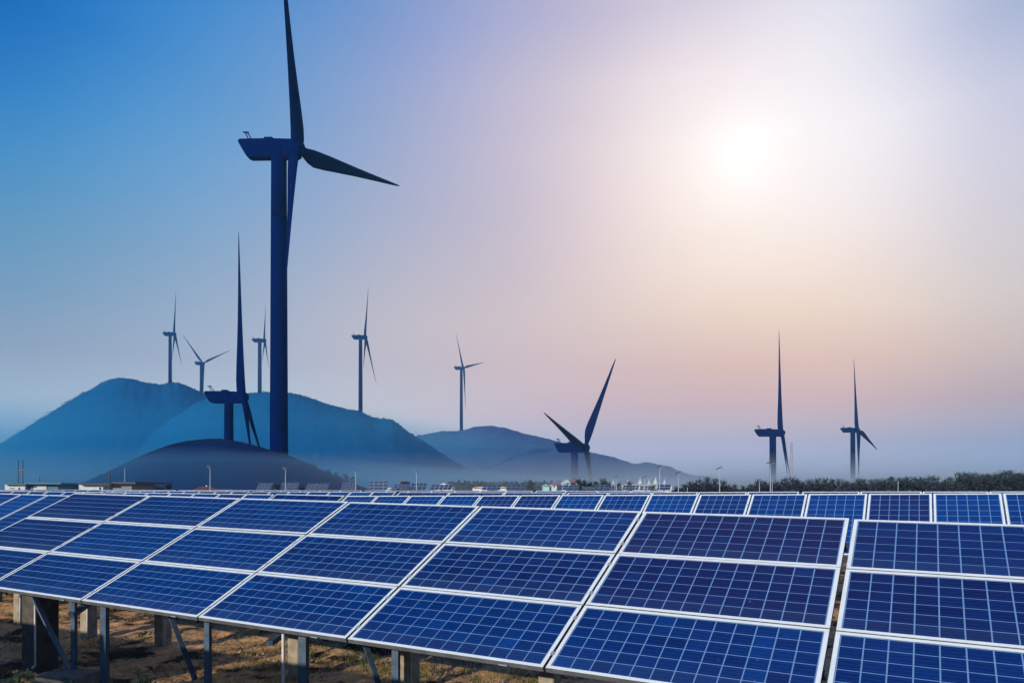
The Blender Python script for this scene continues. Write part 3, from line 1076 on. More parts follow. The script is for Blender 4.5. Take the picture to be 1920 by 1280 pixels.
conc_post(front, -9.92, 15.21, .21, ztop=-1.32)
for (X, Y) in ((-7.85, 13.95), (-6.06, 13.06), (-3.13, 10.98), (-1.40, 10.25), (.46, 9.25), (2.3, 8.3)):
    conc_post(front, X, Y, .21)
conc_post(frontB, 5.1, 6.9, .21)
conc_post(front, -7.18, 11.45, .36, material=M_shadeconc)


def channel(parent, px, Y, w, top_py=None, name='steel_post', m=None, zlow=-2.95, zt=None):
    """lipped channel post"""
    X = (px - 960) / F * Y
    zt = slope_z(X, Y, .02) if zt is None else zt
    mb = MB()
    h = zt - zlow
    t = .008
    mb.box(-w / 2, w / 2, -t, 0, zlow, zt)
    mb.box(-w / 2, -w / 2 + t, 0, w * .6, zlow, zt)
    mb.box(w / 2 - t, w / 2, 0, w * .6, zlow, zt)
    mb.box(-w / 2 + t, -w / 2 + t + w * .18, w * .6 - t, w * .6, zlow, zt)
    mb.box(w / 2 - t - w * .18, w / 2 - t, w * .6 - t, w * .6, zlow, zt)
    me = mb.mesh(name, [m or M_steel])
    return sub(parent, name, me, T3(X, Y, 0) @ Matrix.Rotation(-.3, 4, 'Z'))


channel(front, 193.5, 10.3, .098)
channel(front, 388, 9.4, .075)
channel(front, 567, 8.75, .10)
channel(front, 741, 7.9, .075)
channel(front, 137, 10.75, .07, zlow=-2.6)


def brace(parent, a, b, w, h, name='brace', m=None):
    mb = MB()
    c = (Vector(a) + Vector(b)) / 2
    mb.bar(Vector(a) - c, Vector(b) - c, w, h)
    return sub(parent, name, mb.mesh(name, [m or M_steel]), T3(*c))


brace(front, P(63, 1118, 11.0), P(130, 1254, 10.8), .075, .03)
brace(front, P(318, 1150, 10.6), P(366, 1272, 9.9), .065, .03)
brace(front, P(684, 1205, 8.7), P(716, 1300, 8.4), .06, .03)
brace(front, P(133, 1153, 10.7), P(178, 1122, 11.2), .09, .07, 'support_arm')
brace(front, P(505, 1205, 8.9), P(540, 1180, 9.3), .09, .06, 'support_arm')
# pale pipes
mb = MB()
a = P(65.5, 1128, 11.0)
b = P(66, 1246, 11.0)
c0 = P(60, 1252, 11.0)
mb.tube(a - b, (0, 0, 0), .014, n=8)
mb.tube((0, 0, 0), c0 - b, .014, n=8)
sub(front, 'drain_pipe', mb.mesh('drain_pipe', [M_steel_light], True), T3(*b))
mb = MB()
Y = 8.85
b = P(531, 1190, Y)
mb.tube((0, 0, .3), (0, 0, -2.95 - b.z), .019, n=10)
sub(front, 'conduit', mb.mesh('conduit', [M_steel_light], True), T3(*b))
for (px, py0, py1, Y) in ((37.5, 1120, 1171, 15.0), (163.5, 1140, 1194, 13.7), (309, 1160, 1213, 12.85)):
    mb = MB()
    a, b = P(px, py0, Y), P(px, py1, Y)
    mb.tube((0, 0, 0), b - a, .012, n=6)
    mb.tube(b - a, b - a + Vector((-.08, -.02, -.03)), .012, n=6)
    sub(front, 'earth_strap', mb.mesh('earth_strap', [M_steel_light], True), T3(*a))
# small white tags on the lower lip
for px, py in ((115, 1125.5), (323, 1157), (590, 1195), (943, 1248.5)):
    i = (px - 151) / (1021 - 151)
    mb = MB()
    mb.box(-.045, .045, -.004, .0, -.006, .006)
    # point on the lower edge under this pixel
    base_pt = None
    best = 1e9
    for s_ in np.linspace(0, 6, 400):
        q = O0 + Dv * (CP * s_) + Sv * (3 * RP + .0)
        e_ = abs(960 + F * q.x / q.y - px)
        if e_ < best:
            best, base_pt = e_, q
    nrm = Dv.cross(-Sv)
    Mt = A0.copy()
    Mt.translation = base_pt + Sv * .006 - nrm * .022
    Mt2 = Mt @ Matrix.Rotation(R(90), 4, 'X')
    mb = MB()
    mb.box(-.045, .045, -.006, .006, -.0, .004)
    sub(front, 'tag', mb.mesh('tag', [M_white]), Mt2)

# footing block
bm = bmesh.new()
bmesh.ops.create_cube(bm, size=1)
bmesh.ops.scale(bm, vec=(.66, .55, .55), verts=bm.verts)
bmesh.ops.bevel(bm, geom=list(bm.edges), offset=.02, segments=2, affect='EDGES')
me = bpy.data.meshes.new('footing_block')
bm.to_mesh(me)
bm.free()
me.materials.append(mat('footing_concrete', (.22, .20, .18), .9, 0, .2, .4, 6, .5, 30))
fb = thing('footing_block', 'square concrete footing under a steel post at the bottom left', 'concrete block', T3(-6.2, 10.55, -2.86) @ Matrix.Rotation(-.25, 4, 'Z'), me=me)


# ------------------------------------------------------------------ small far solar tables
def tracker(px0, px1, py_top, D, label, cols, rows, lean=0.35, turn=0.0, py_bot=918, skew=0.0, mats=(.3,)):
    w = (px1 - px0) / F * D
    hz = (py_bot - py_top) / F * D
    c = P((px0 + px1) / 2, (py_top + py_bot) / 2, D)
    root = thing('tracking_solar_table', label, 'solar panels', T3(c.x, c.y, -2.8), 'small solar tables beyond the rows')
    Hh = hz / math.cos(lean)
    A = Matrix.Translation((0, 0, c.z + 2.8)) @ Matrix.Rotation(turn, 4, 'Z') @ Matrix.Rotation(R(90) - lean, 4, 'X')
    pw, ph = w / cols / max(.3, math.cos(turn)), Hh / rows
    for j in range(rows):
        for i in range(cols):
            x, y = (-cols / 2 + i) * pw, (rows / 2 - j) * ph
            sk = skew * (y - ph / 2)
            mb = MB()
            mb.add([(0 + skew * 0, 0, 0), (pw - .05, 0, 0), (pw - .05 - skew * ph, -ph + .05, 0), (-skew * ph, -ph + .05, 0),
                    (0, 0, -.06), (pw - .05, 0, -.06), (pw - .05 - skew * ph, -ph + .05, -.06), (-skew * ph, -ph + .05, -.06)],
                   [(3, 2, 1, 0), (4, 5, 6, 7), (0, 1, 5, 4), (1, 2, 6, 5), (2, 3, 7, 6), (3, 0, 4, 7)], 0)
            g = .05
            mb.add([(g, -g, .012), (pw - .05 - g, -g, .012), (pw - .05 - g - skew * ph, -ph + .05 + g, .012), (g - skew * ph, -ph + .05 + g, .012)], [(3, 2, 1, 0)], 1)
            link('solar_panel', mb.mesh('solar_panel', [M_farframe, M_farcell]), root, A @ T3(x + skew * y, y, 0))
    mb = MB()
    mb.tube((0, .15, 0), (0, .15, c.z + 2.75), .12, .1, 8)
    link('post', mb.mesh('post', [M_steel]), root)
    return root


M_farframe = mat('far_frame', (.10, .13, .22), .5)
M_farcell = mat('far_cell_blue', (.015, .05, .16), .3, 0, .5, .3, .6)
TR = [(483, 510, 905, 4, 3, .25, 'small tilted solar table left of a dark bush, nearest to the red roof'),
      (527, 560, 904, 5, 3, .25, 'small tilted solar table just right of the dark round bush'),
      (575, 616, 906, 5, 3, .3, 'low wide tilted solar table left of the steep dark one'),
      (641, 668, 902, 4, 4, .15, 'steep dark blue solar table at the foot of the mound'),
      (692, 728, 901, 4, 3, 0, 'upright grid of pale solar panels facing the camera'),
      (738, 768, 907, 4, 3, .2, 'small solar table right of the pale upright grid'),
      (770, 800, 905, 4, 2, .2, 'pale solar table under the lamp in front of the blue hill'),
      (808, 848, 908, 5, 2, .3, 'low solar table beside the white gabled roof'),
      (905, 940, 908, 4, 2, .3, 'low hazy solar table left of the conical tree'),
      (950, 985, 908, 4, 2, .3, 'low hazy solar table under the conical tree'),
      (1045, 1086, 909, 4, 2, .3, 'lilac solar table in front of the red-roofed village'),
      (1092, 1113, 912, 3, 2, .3, 'smallest lilac solar table right of the village'),
      (1115, 1142, 909, 3, 2, .3, 'lilac solar table below the dark shrubs'),
      (1146, 1166, 911, 3, 2, .3, 'small lilac solar table left of the long one'),
      (1168, 1198, 909, 5, 2, .3, 'long lilac solar table below the white tents'),
      (1200, 1222, 911, 3, 2, .3, 'lilac solar table left of the tallest lamp post'),
      (1233, 1258, 908, 2, 2, .3, 'rightmost lilac solar table, beside the tallest lamp post')]
for (a, b, t_, c_, r_, sk, lab) in TR:
    tracker(a, b, t_, 105, lab, c_, r_, .45 if sk else .05, 0, 918.5, sk)


# ------------------------------------------------------------------ lamp posts
def lamp(px, top, D, label, w=.09, head=1, arm=True):
    b = P(px, top, D)
    root = thing('lamp_post', label, 'lamp post', T3(b.x, b.y, -2.8), 'white lamp posts across the solar farm')
    h = b.z + 2.8
    mb = MB()
    mb.tube((0, 0, 0), (0, 0, h), w * .62, w * .42, 8)
    link('pole', mb.mesh('pole', [M_white], True), root)
    if arm:
        mb = MB()
        mb.bar((0, 0, h), (-.45 * head, 0, h + .24), .03, .03)
        mb.box(-.45 * head - .10, -.45 * head + .10, -.06, .06, h + .22, h + .25)
        link('lamp_head', mb.mesh('lamp_head', [M_white]), root)
        mb = MB()
        M = T3(.1 * head, 0, h + .3) @ Matrix.Rotation(R(40) * head, 4, 'Y')
        mb.box(-.24, .24, -.25, .25, -.02, .02, 0, M)
        link('solar_module', mb.mesh('solar_module', [M_dark]), root)


LP = [(394, 878, 82, 'white lamp post standing in front of the red-roofed house', True), (535.5, 881, 82, 'white lamp post above the tilted tables on the mound side', True),
      (667, 886, 90, 'white lamp post right of the mound foot, above the dark table', True), (781, 887, 100, 'faint lamp post before the blue hill foot', True),
      (234, 877, 110, 'faint pale lamp post behind the dark-roofed building', False), (1155.5, 898, 90, 'short lamp post left of the row of white tents', True),
      (1209, 898, 90, 'short lamp post among the white tents', True), (1237, 880, 70, 'lamp post at the right end of the white tents', True),
      (1272, 892, 70, 'lamp post at the left edge of the pine wood', True), (1289, 913, 60, 'very short white peg right of the wood edge lamp', False),
      (1349.5, 884, 60, 'tall white lamp post before the dip in the pines', True), (1444.5, 873, 60, 'tallest lamp post, in front of a turbine tower', True),
      (1448, 898, 60, 'thin white pole close to the tallest lamp post', False), (1424, 901, 60, 'slanting thin white pole left of the tallest lamp post', False), (1684, 902, 60, 'lone short pole before the right-hand pines', False)]
for (px, top, D, lab, arm) in LP:
    lamp(px, top, D, lab, (1.6 if arm else 1.3) / F * D, .6 if px < 1100 else -.6, arm)


# ------------------------------------------------------------------ buildings
def rect_at(mb, x0, x1, y0, y1, D, depth, mi=0, zbase=None):
    a = P(x0, y0, D)
    b = P(x1, y1, D)
    z0 = b.z if zbase is None else zbase
    mb.box(a.x, b.x, D, D + depth, z0, a.z, mi)


def rel(mb, o):
    mb.v = [(x - o.x, y - o.y, z - o.z) for (x, y, z) in mb.v]
    return mb


def building(name, label, cat, D, parts, org):
    o = Vector(org)
    root = thing(name, label, cat, T3(*o))
    last = None
    for (pn, m, fn, lvl) in parts:
        mb = MB()
        fn(mb)
        last_ = link(pn, rel(mb, o).mesh(pn, [m]), root if lvl == 0 else last)
        if lvl == 0:
            last = last_
    return root


D = 95
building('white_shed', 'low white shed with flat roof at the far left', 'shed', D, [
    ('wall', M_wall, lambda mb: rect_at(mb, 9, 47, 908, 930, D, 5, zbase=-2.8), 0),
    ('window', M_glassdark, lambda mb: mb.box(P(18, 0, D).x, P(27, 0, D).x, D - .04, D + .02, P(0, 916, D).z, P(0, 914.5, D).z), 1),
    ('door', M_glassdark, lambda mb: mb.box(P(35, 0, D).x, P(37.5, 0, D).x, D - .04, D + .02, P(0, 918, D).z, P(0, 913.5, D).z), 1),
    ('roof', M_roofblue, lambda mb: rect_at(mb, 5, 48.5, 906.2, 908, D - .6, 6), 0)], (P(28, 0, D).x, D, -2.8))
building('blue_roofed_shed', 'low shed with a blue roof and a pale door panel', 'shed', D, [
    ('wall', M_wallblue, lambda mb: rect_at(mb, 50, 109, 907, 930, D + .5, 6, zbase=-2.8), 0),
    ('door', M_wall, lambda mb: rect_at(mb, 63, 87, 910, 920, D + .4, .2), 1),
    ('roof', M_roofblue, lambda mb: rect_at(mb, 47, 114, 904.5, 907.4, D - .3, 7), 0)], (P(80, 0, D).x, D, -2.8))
mb_h = lambda x, y: Vector(P(x, y, D + 8))


def gable(mb, x0, x1, ye, yr, D_, depth, mi=0):
    a, b, c = P(x0, ye, D_), P(x1, ye, D_), P((x0 + x1) / 2, yr, D_)
    v = [a, b, c, a + Vector((0, depth, 0)), b + Vector((0, depth, 0)), c + Vector((0, depth, 0))]
    mb.add(v, [(0, 1, 2), (5, 4, 3), (0, 2, 5, 3), (1, 4, 5, 2), (0, 3, 4, 1)], mi)


building('gabled_house', 'hazy grey gabled roof between the two sheds on the left', 'house', D, [
    ('wall', M_wall, lambda mb: rect_at(mb, 117, 144, 915, 930, D + 8, 6, zbase=-2.8), 0),
    ('roof', M_roofdark, lambda mb: gable(mb, 114, 148, 915, 909, D + 7.6, 7), 0)], (P(130, 0, D + 8).x, D + 8, -2.8))
building('dark_roofed_building', 'long low building with a dark flat roof and pale walls', 'building', D, [
    ('wall', M_wall, lambda mb: rect_at(mb, 148, 206, 908, 930, D, 6, zbase=-2.8), 0),
    ('window', M_glassdark, lambda mb: rect_at(mb, 193, 204, 912, 918, D - .05, .1), 1),
    ('door', M_glassdark, lambda mb: rect_at(mb, 186, 189, 913, 919, D - .05, .1), 1),
    ('annex_wall', mat('grey_blue_wall', (.16, .20, .28), .8), lambda mb: rect_at(mb, 206.5, 247, 907, 930, D + .3, 6, zbase=-2.8), 0),
    ('roof', M_roofdark, lambda mb: rect_at(mb, 145.5, 209, 905.5, 908.4, D - .7, 7.5), 0),
    ('annex_roof', M_roofdark, lambda mb: rect_at(mb, 208.8, 255, 902.8, 907, D - .4, 8), 0)], (P(200, 0, D).x, D, -2.8))
building('red_roofed_house', 'house with a dull red hipped roof behind the panel rows', 'house', D, [
    ('wall', M_wall, lambda mb: rect_at(mb, 368, 404, 917, 930, D + 5, 6, zbase=-2.8), 0),
    ('roof', M_roofred, lambda mb: mb.add([P(361, 918, D + 4), P(410, 918, D + 4), P(410, 918, D + 12), P(361, 918, D + 12), P(375, 911.5, D + 7), P(395, 911.5, D + 7)],
                                          [(0, 1, 5, 4), (1, 2, 5), (2, 3, 4, 5), (3, 0, 4), (0, 3, 2, 1)]), 0),
    ('chimney', M_wall, lambda mb: rect_at(mb, 385.5, 388, 909.5, 913, D + 7, .4), 1)], (P(386, 0, D + 5).x, D + 5, -2.8))
# power poles
def pole_thing(name, label, cat, D_, px, parts):
    o = P(px, HOR, D_)
    o.z = -2.8
    root = thing(name, label, cat, T3(*o))
    for (pn, fn, m) in parts:
        mb = MB()
        fn(mb)
        link(pn, rel(mb, o).mesh(pn, [m]), root)


Dp = 110
def h_pole(mb, x):
    a = P(x, 862, Dp)
    mb.tube((a.x, Dp, -2.8), a, .07, .05, 8)


pole_thing('power_pole', 'pair of thin dark power poles joined by a crossbar, far left', 'power pole', Dp, 38,
           [('pole', lambda mb: h_pole(mb, 34.5), M_dark), ('pole', lambda mb: h_pole(mb, 43), M_dark),
            ('crossbar', lambda mb: mb.bar(P(32, 881, Dp), P(48.5, 881, Dp), .12, .12), M_dark),
            ('crossbar', lambda mb: mb.bar(P(35, 891, Dp), P(44, 889, Dp), .10, .10), M_dark)])
pole_thing('antenna', 'small roof antenna above the blue-roofed shed', 'antenna', 96, 74.5,
           [('mast', lambda mb: mb.tube(P(74.5, 906, 96), P(74.5, 894, 96), .05), M_dark),
            ('element', lambda mb: mb.bar(P(69.5, 895.5, 96), P(79, 895.5, 96), .06, .06), M_dark),
            ('element', lambda mb: mb.bar(P(69.5, 899, 96), P(79, 899, 96), .06, .06), M_dark)])
pole_thing('power_pole', 'single dark pole standing in front of the dark-roofed building', 'power pole', 92, 206.5,
           [('pole', lambda mb: mb.tube((P(206.5, 0, 92).x, 92, -2.8), P(206, 884, 92), .11, .09, 8), M_dark),
            ('crossbar', lambda mb: mb.bar(P(203.5, 887, 92), P(209, 887, 92), .1, .1), M_dark)])

M_mast = mat('faded_red_paint', (.30, .10, .14), .7)


def lattice(mb):
    zt = P(0, 829, 600).z
    c = Vector((P(1484, 0, 600).x, 600, -62))
    hgt = zt + 62
    for sx in (-1, 1):
        for sy in (-1, 1):
            mb.tube(c + Vector((sx * 2.2, sy * 2.2, 0)), c + Vector((sx * .5, sy * .5, hgt)), .12, .08, 5)
    for k_ in range(16):
        z0, z1 = hgt * k_ / 16, hgt * (k_ + 1) / 16
        w0, w1 = 2.2 - 1.7 * k_ / 16, 2.2 - 1.7 * (k_ + 1) / 16
        g = 1 if k_ % 2 else -1
        mb.tube(c + Vector((-g * w0, -w0, z0)), c + Vector((g * w1, -w1, z1)), .09, n=4)
        mb.tube(c + Vector((-w1, -w1, z1)), c + Vector((w1, -w1, z1)), .09, n=4)


pole_thing('lattice_mast', 'faint reddish lattice mast just right of the long-bladed turbine above the pines', 'mast', 600, 1484, [('lattice', lattice, M_mast)])
pole_thing('mast', 'faint thin mast standing on the plain before the pale round hill', 'mast', 420, 978, [('pole', lambda mb: mb.tube((P(978, 0, 420).x, 420, -62), P(978, 868, 420), .22, .15, 6), M_dark)])

# far hall with a pointed white roof, long pale roofs
def simple_house(label, x0, x1, ye, yr, D_, wm, rm, win=True):
    o = Vector((P((x0 + x1) / 2, 0, D_).x, D_, -2.8))
    root = thing('house', label, 'house', T3(*o), 'far houses')
    mb = MB()
    rect_at(mb, x0, x1, ye, 930, D_, 7, zbase=-2.8)
    wall = link('wall', rel(mb, o).mesh('wall', [wm]), root)
    if win:
        mb = MB()
        xm = (x0 + x1) / 2
        rect_at(mb, xm - 1.2, xm + 1.2, ye + 2, ye + 5, D_ - .06, .1)
        link('window', rel(mb, o).mesh('window', [M_glassdark]), wall)
    mb = MB()
    gable(mb, x0 - .8, x1 + .8, ye, yr, D_ - .5, 8)
    link('roof', rel(mb, o).mesh('roof', [rm]), root)


M_roofpink = mat('faded_red_roof', (.26, .10, .13), .8)
M_roofpale = mat('pale_roof', (.60, .64, .66), .7)
M_walltur = mat('pale_turquoise_wall', (.30, .55, .60), .8)
Dh = 150
simple_house('tiny white house with a faded pink roof, leftmost of the village', 1034, 1044, 908, 904, Dh, M_wall, M_roofpink)
simple_house('turquoise shed at the left end of the village', 1019, 1030, 910, 907.5, Dh, M_walltur, M_walltur, False)
simple_house('white village house with its gable beside the pink roof', 1045, 1057, 907, 902.5, Dh + 2, M_wall, M_roofpink)
simple_house('white village house with a pale turquoise gable', 1058, 1070, 905, 898.5, Dh + 4, M_wall, M_walltur)
simple_house('village house with a dull red roof at the foot of the turbine tower', 1071, 1084, 904, 898.5, Dh + 6, M_wall, M_roofpink)
simple_house('white tower-like house in front of the village', 1055, 1061, 906, 904, Dh - 4, M_wall, M_roofpale, False)
simple_house('hall with a pointed white roof beside the low tables', 815, 848, 913, 905, 140, M_roofpale, M_roofpale, False)
simple_house('long pale flat hall roof left of the conical tree', 886, 913, 913.5, 912, 145, M_roofpale, M_roofpale, False)
simple_house('second long pale hall roof nearer the conical tree', 933, 951, 913.5, 912, 145, M_roofpale, M_roofpale, False)
simple_house('tiny turquoise-roofed shed before the blue hill', 752, 790, 914.5, 913, 130, M_walltur, M_walltur, False)
simple_house('small dark cabin on the far tables, before the blue hill', 750, 758, 904, 901.5, 125, M_roofdark, M_roofdark, False)
simple_house('faint white hut left of the village trees', 726, 734, 916, 913.5, 100, M_wall, M_roofpale, False)

# white pointed canopies on a terrace
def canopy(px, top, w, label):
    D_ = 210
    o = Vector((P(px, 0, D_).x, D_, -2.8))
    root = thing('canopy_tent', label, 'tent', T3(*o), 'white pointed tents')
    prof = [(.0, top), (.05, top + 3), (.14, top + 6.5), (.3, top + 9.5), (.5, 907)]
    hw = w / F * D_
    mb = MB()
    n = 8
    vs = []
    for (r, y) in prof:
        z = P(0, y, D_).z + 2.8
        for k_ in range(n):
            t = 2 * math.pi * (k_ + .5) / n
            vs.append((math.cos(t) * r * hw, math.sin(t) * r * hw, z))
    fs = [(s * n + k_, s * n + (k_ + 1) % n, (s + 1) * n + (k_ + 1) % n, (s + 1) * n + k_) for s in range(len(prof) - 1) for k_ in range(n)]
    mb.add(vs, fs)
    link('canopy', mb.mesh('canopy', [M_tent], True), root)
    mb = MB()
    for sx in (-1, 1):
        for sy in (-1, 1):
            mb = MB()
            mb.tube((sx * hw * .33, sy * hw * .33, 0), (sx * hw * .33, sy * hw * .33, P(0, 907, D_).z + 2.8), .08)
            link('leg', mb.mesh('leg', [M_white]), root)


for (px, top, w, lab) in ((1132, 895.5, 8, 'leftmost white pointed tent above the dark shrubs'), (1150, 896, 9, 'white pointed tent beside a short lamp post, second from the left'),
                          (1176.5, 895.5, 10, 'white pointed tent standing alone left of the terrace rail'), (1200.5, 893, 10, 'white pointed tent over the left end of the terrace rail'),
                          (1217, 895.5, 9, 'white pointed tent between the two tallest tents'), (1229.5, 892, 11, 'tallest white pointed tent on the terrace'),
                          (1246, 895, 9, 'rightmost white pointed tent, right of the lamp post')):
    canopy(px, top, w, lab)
mb = MB()
mb.box(P(1163, 0, 206).x, P(1260, 0, 206).x, 205.5, 206, P(0, 909.5, 206).z, P(0, 908, 206).z)
mb.box(P(1163, 0, 206).x, P(1260, 0, 206).x, 206, 214, -2.8, P(0, 909.6, 206).z)
tr = thing('terrace_rail', 'long white terrace edge running below the pointed tents', 'terrace', me=mb.mesh('terrace_rail', [M_tent]))


# ------------------------------------------------------------------ vegetation
def foliage_mat(name, c1, c2):
    return mat(name, c1, .8, 0, .15, .6, 1.3, col2=c2)


M_trunk = mat('bark', (.05, .04, .035), .9)


def pine_meshes(seed, mats, H=6.0, n=620, wide=.30, conic=.8, leaf=.30):
    rnd = random.Random(seed)
    mb = MB()
    blobs = []
    nb = 26
    for b in range(nb):
        z = H * (.16 + .80 * (b + rnd.random()) / nb)
        rr = H * wide * (1 - conic * ((z / H) - .15) / .9) * rnd.uniform(.55, 1.1)
        a = rnd.uniform(0, 2 * math.pi)
        blobs.append((math.cos(a) * rr, math.sin(a) * rr, z, H * rnd.uniform(.05, .10)))
    for k_ in range(n):
        bx, by, bz, br = rnd.choice(blobs)
        # towards the trunk or out on the clump
        t = rnd.uniform(.55, 1.15)
        p = Vector((bx * t + rnd.gauss(0, br * .8), by * t + rnd.gauss(0, br * .8), bz + rnd.gauss(0, br * .55)))
        s = leaf * rnd.uniform(.5, 1.2)
        d = Vector((rnd.gauss(0, 1), rnd.gauss(0, 1), rnd.gauss(.5, .8))).normalized()
        e = d.orthogonal().normalized()
        e = (Matrix.Rotation(rnd.uniform(0, 6.28), 3, d) @ e)
        mb.add([p, p + d * s + e * s * .28, p + d * s * 1.25, p + d * s * .5 - e * s * .35], [(0, 1, 2, 3)])
    crown = mb.mesh('crown', [mats])
    mb = MB()
    mb.tube((0, 0, -.3), (0, 0, H * .93), H * .022, H * .004, 7)
    for (bx, by, bz, br) in blobs:
        mb.tube((0, 0, bz - H * .05), (bx, by, bz), H * .006, H * .002, 4, caps=False)
    trunk = mb.mesh('trunk', [M_trunk], True)
    return crown, trunk


G_dark = foliage_mat('dark_pine_needles', (.030, .036, .044), (.010, .013, .020))
G_green = foliage_mat('green_pine_needles', (.036, .066, .068), (.014, .030, .036))
G_bush = foliage_mat('bush_leaves', (.035, .055, .02), (.010, .018, .008))
pines = [pine_meshes(40 + i, G_dark, 6, 1500, .30, .86, .26) for i in range(4)]
gpines = [pine_meshes(60 + i, G_green, 6, 1500, .33, .8, .28) for i in range(3)]


def tree(name, label, x, y, meshes, s, rz, group):
    root = thing(name, label, 'tree', T3(x, y, -2.8) @ Matrix.Rotation(rz, 4, 'Z') @ Matrix.Scale(s, 4), group)
    link('trunk', meshes[1], root)
    link('crown', meshes[0], root)
    return root


top_line = ([1262, 1285, 1300, 1325, 1350, 1375, 1395, 1425, 1450, 1480, 1510, 1560, 1600, 1650, 1700, 1740, 1790, 1800, 1830, 1870, 1920, 1990],
            [912, 902, 899, 896, 899, 907, 909, 897, 899, 896, 899, 897, 900, 895, 892, 894, 896, 884, 887, 886, 882, 880])
rt = random.Random(5)
px = 1268.0
i = 0
plist = []
while px < 1985:
    plist.append(px)
    px += rt.uniform(10.5, 15.5)
for i, px in enumerate(plist):
    g = px > 1640
    Dt = 142 + rt.uniform(0, 26)
    ty = np.interp(px, *top_line) + rt.uniform(-3, 4)
    H = (HOR - ty) / F * Dt + 2.8
    if px > 1640:
        gp = gpines
    else:
        gp = pines
    tree('pine_tree', f"{'grey-green' if g else 'dark brown-green'} pine, {ordn(i)} from the left in the wood behind the right-hand panels",
         (px - 960) / F * Dt, Dt, rt.choice(gp), H / 6, rt.uniform(0, 6.28), 'pines of the right-hand wood')
for i, (px, ty, Dt, kind, lab) in enumerate([
    (316, 905, 112, 0, 'round dark tree standing alone left of the red roof'), (258, 910, 112, 0, 'low dark tree against the right end of the dark-roofed building'),
    (270, 909.5, 114, 1, 'low dark tree in the left clump behind the panels, right of the annex'), (281, 911, 112, 0, 'low dark tree in the middle of the left clump'),
    (292, 910.5, 115, 1, 'low bushy tree at the right of the left clump'), (302, 913, 112, 0, 'lowest bushy tree beside the round dark tree'),
    (518, 907, 100, 0, 'small dark bushy tree between two tilted solar tables'), (566, 912, 110, 1, 'very small dark tree right of the tilted tables'),
    (995, 900, 170, 1, 'hazy conical tree in the middle of the far plain'), (970, 906, 180, 1, 'smaller hazy tree left of the conical one'),
    (1086, 898, 140, 0, 'dark tree right of the red-roofed village house'), (1095, 900, 142, 0, 'dark tree at the foot of the V-shaped turbine'),
    (1105, 903, 142, 0, 'low dark tree right of the turbine tower foot'), (1115, 902, 140, 0, 'bushy dark tree left of the tallest village tree'),
    (1131, 897, 142, 0, 'dark tree beside the leftmost white tent'), (1140, 903, 140, 0, 'low dark tree between the first two tents'),
    (1160, 905, 140, 0, 'low dark shrub-like tree behind the small lilac table'), (1180, 902, 142, 0, 'dark tree below the lone white tent'),
    (1225, 909, 140, 0, 'low dark tree behind the lamp post at the tents')]):
    H = (HOR - ty) / F * Dt + 2.8
    tree('small_tree', lab, (px - 960) / F * Dt, Dt, (pines + gpines)[(i * 3) % 7], H / 6, i, 'trees scattered over the far plain')


# far hazy tree belt on the plain: one mass nobody could count
def belt(name, x0, x1, ytop, D_, material, n, seed):
    rnd = random.Random(seed)
    mb = MB()
    for k_ in range(n):
        px_ = rnd.uniform(x0, x1)
        yt = ytop(px_) if callable(ytop) else ytop
        dd = D_ + rnd.uniform(-6, 6)
        zt = (HOR - yt) / F * dd
        z = zt - abs(rnd.gauss(0, 1)) * (zt + 2.8) * .5
        p = Vector(((px_ - 960) / F * dd, dd, z))
        s = rnd.uniform(.4, 1.1) * D_ / 220
        d = Vector((rnd.gauss(0, 1), rnd.gauss(0, 1), rnd.gauss(.3, .7))).normalized()
        e = d.orthogonal().normalized()
        mb.add([p, p + d * s + e * s * .4, p + d * s * 1.2, p + d * s * .5 - e * s * .4], [(0, 1, 2, 3)])
    o = link(name, mb.mesh(name, [material]))
    o['kind'] = 'stuff'


belt('far_tree_belt', 840, 1060, lambda x: 907 + 1.5 * math.sin(x * .4), 240, G_green, 5000, 3)
belt('woodland_undergrowth', 1262, 2000, lambda x: float(np.interp(x, *top_line)) + 11, 140, G_dark, 9000, 4)


# grass and bushes on the mound crest: one mass
def crest_growth():
    rnd = random.Random(9)
    mb = MB()
    for k_ in range(5200):
        px_ = rnd.uniform(165, 680)
        yt = np.interp(px_, [p[0] for p in MOUND], [p[1] for p in MOUND])
        dd = 236 + rnd.uniform(-5, 3)
        base_ = P(px_, yt, 236)
        h = rnd.uniform(.15, .55)
        if 560 < px_ < 665:
            h *= 1 + 1.7 * max(0, noise.noise((px_ * .16, 0, 0)) + .25)
        a = Vector((base_.x, dd, base_.z - .35 - abs(dd - 236) * .22))
        t = Vector((rnd.uniform(-.2, .2), 0, h + .3))
        wv = Vector((rnd.uniform(.06, .22), rnd.uniform(-.1, .1), 0))
        mb.add([a - wv, a + wv, a + t + wv * .25, a + t - wv * .25], [(0, 1, 2, 3)])
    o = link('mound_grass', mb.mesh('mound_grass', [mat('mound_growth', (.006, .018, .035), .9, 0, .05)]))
    o['kind'] = 'stuff'


crest_growth()


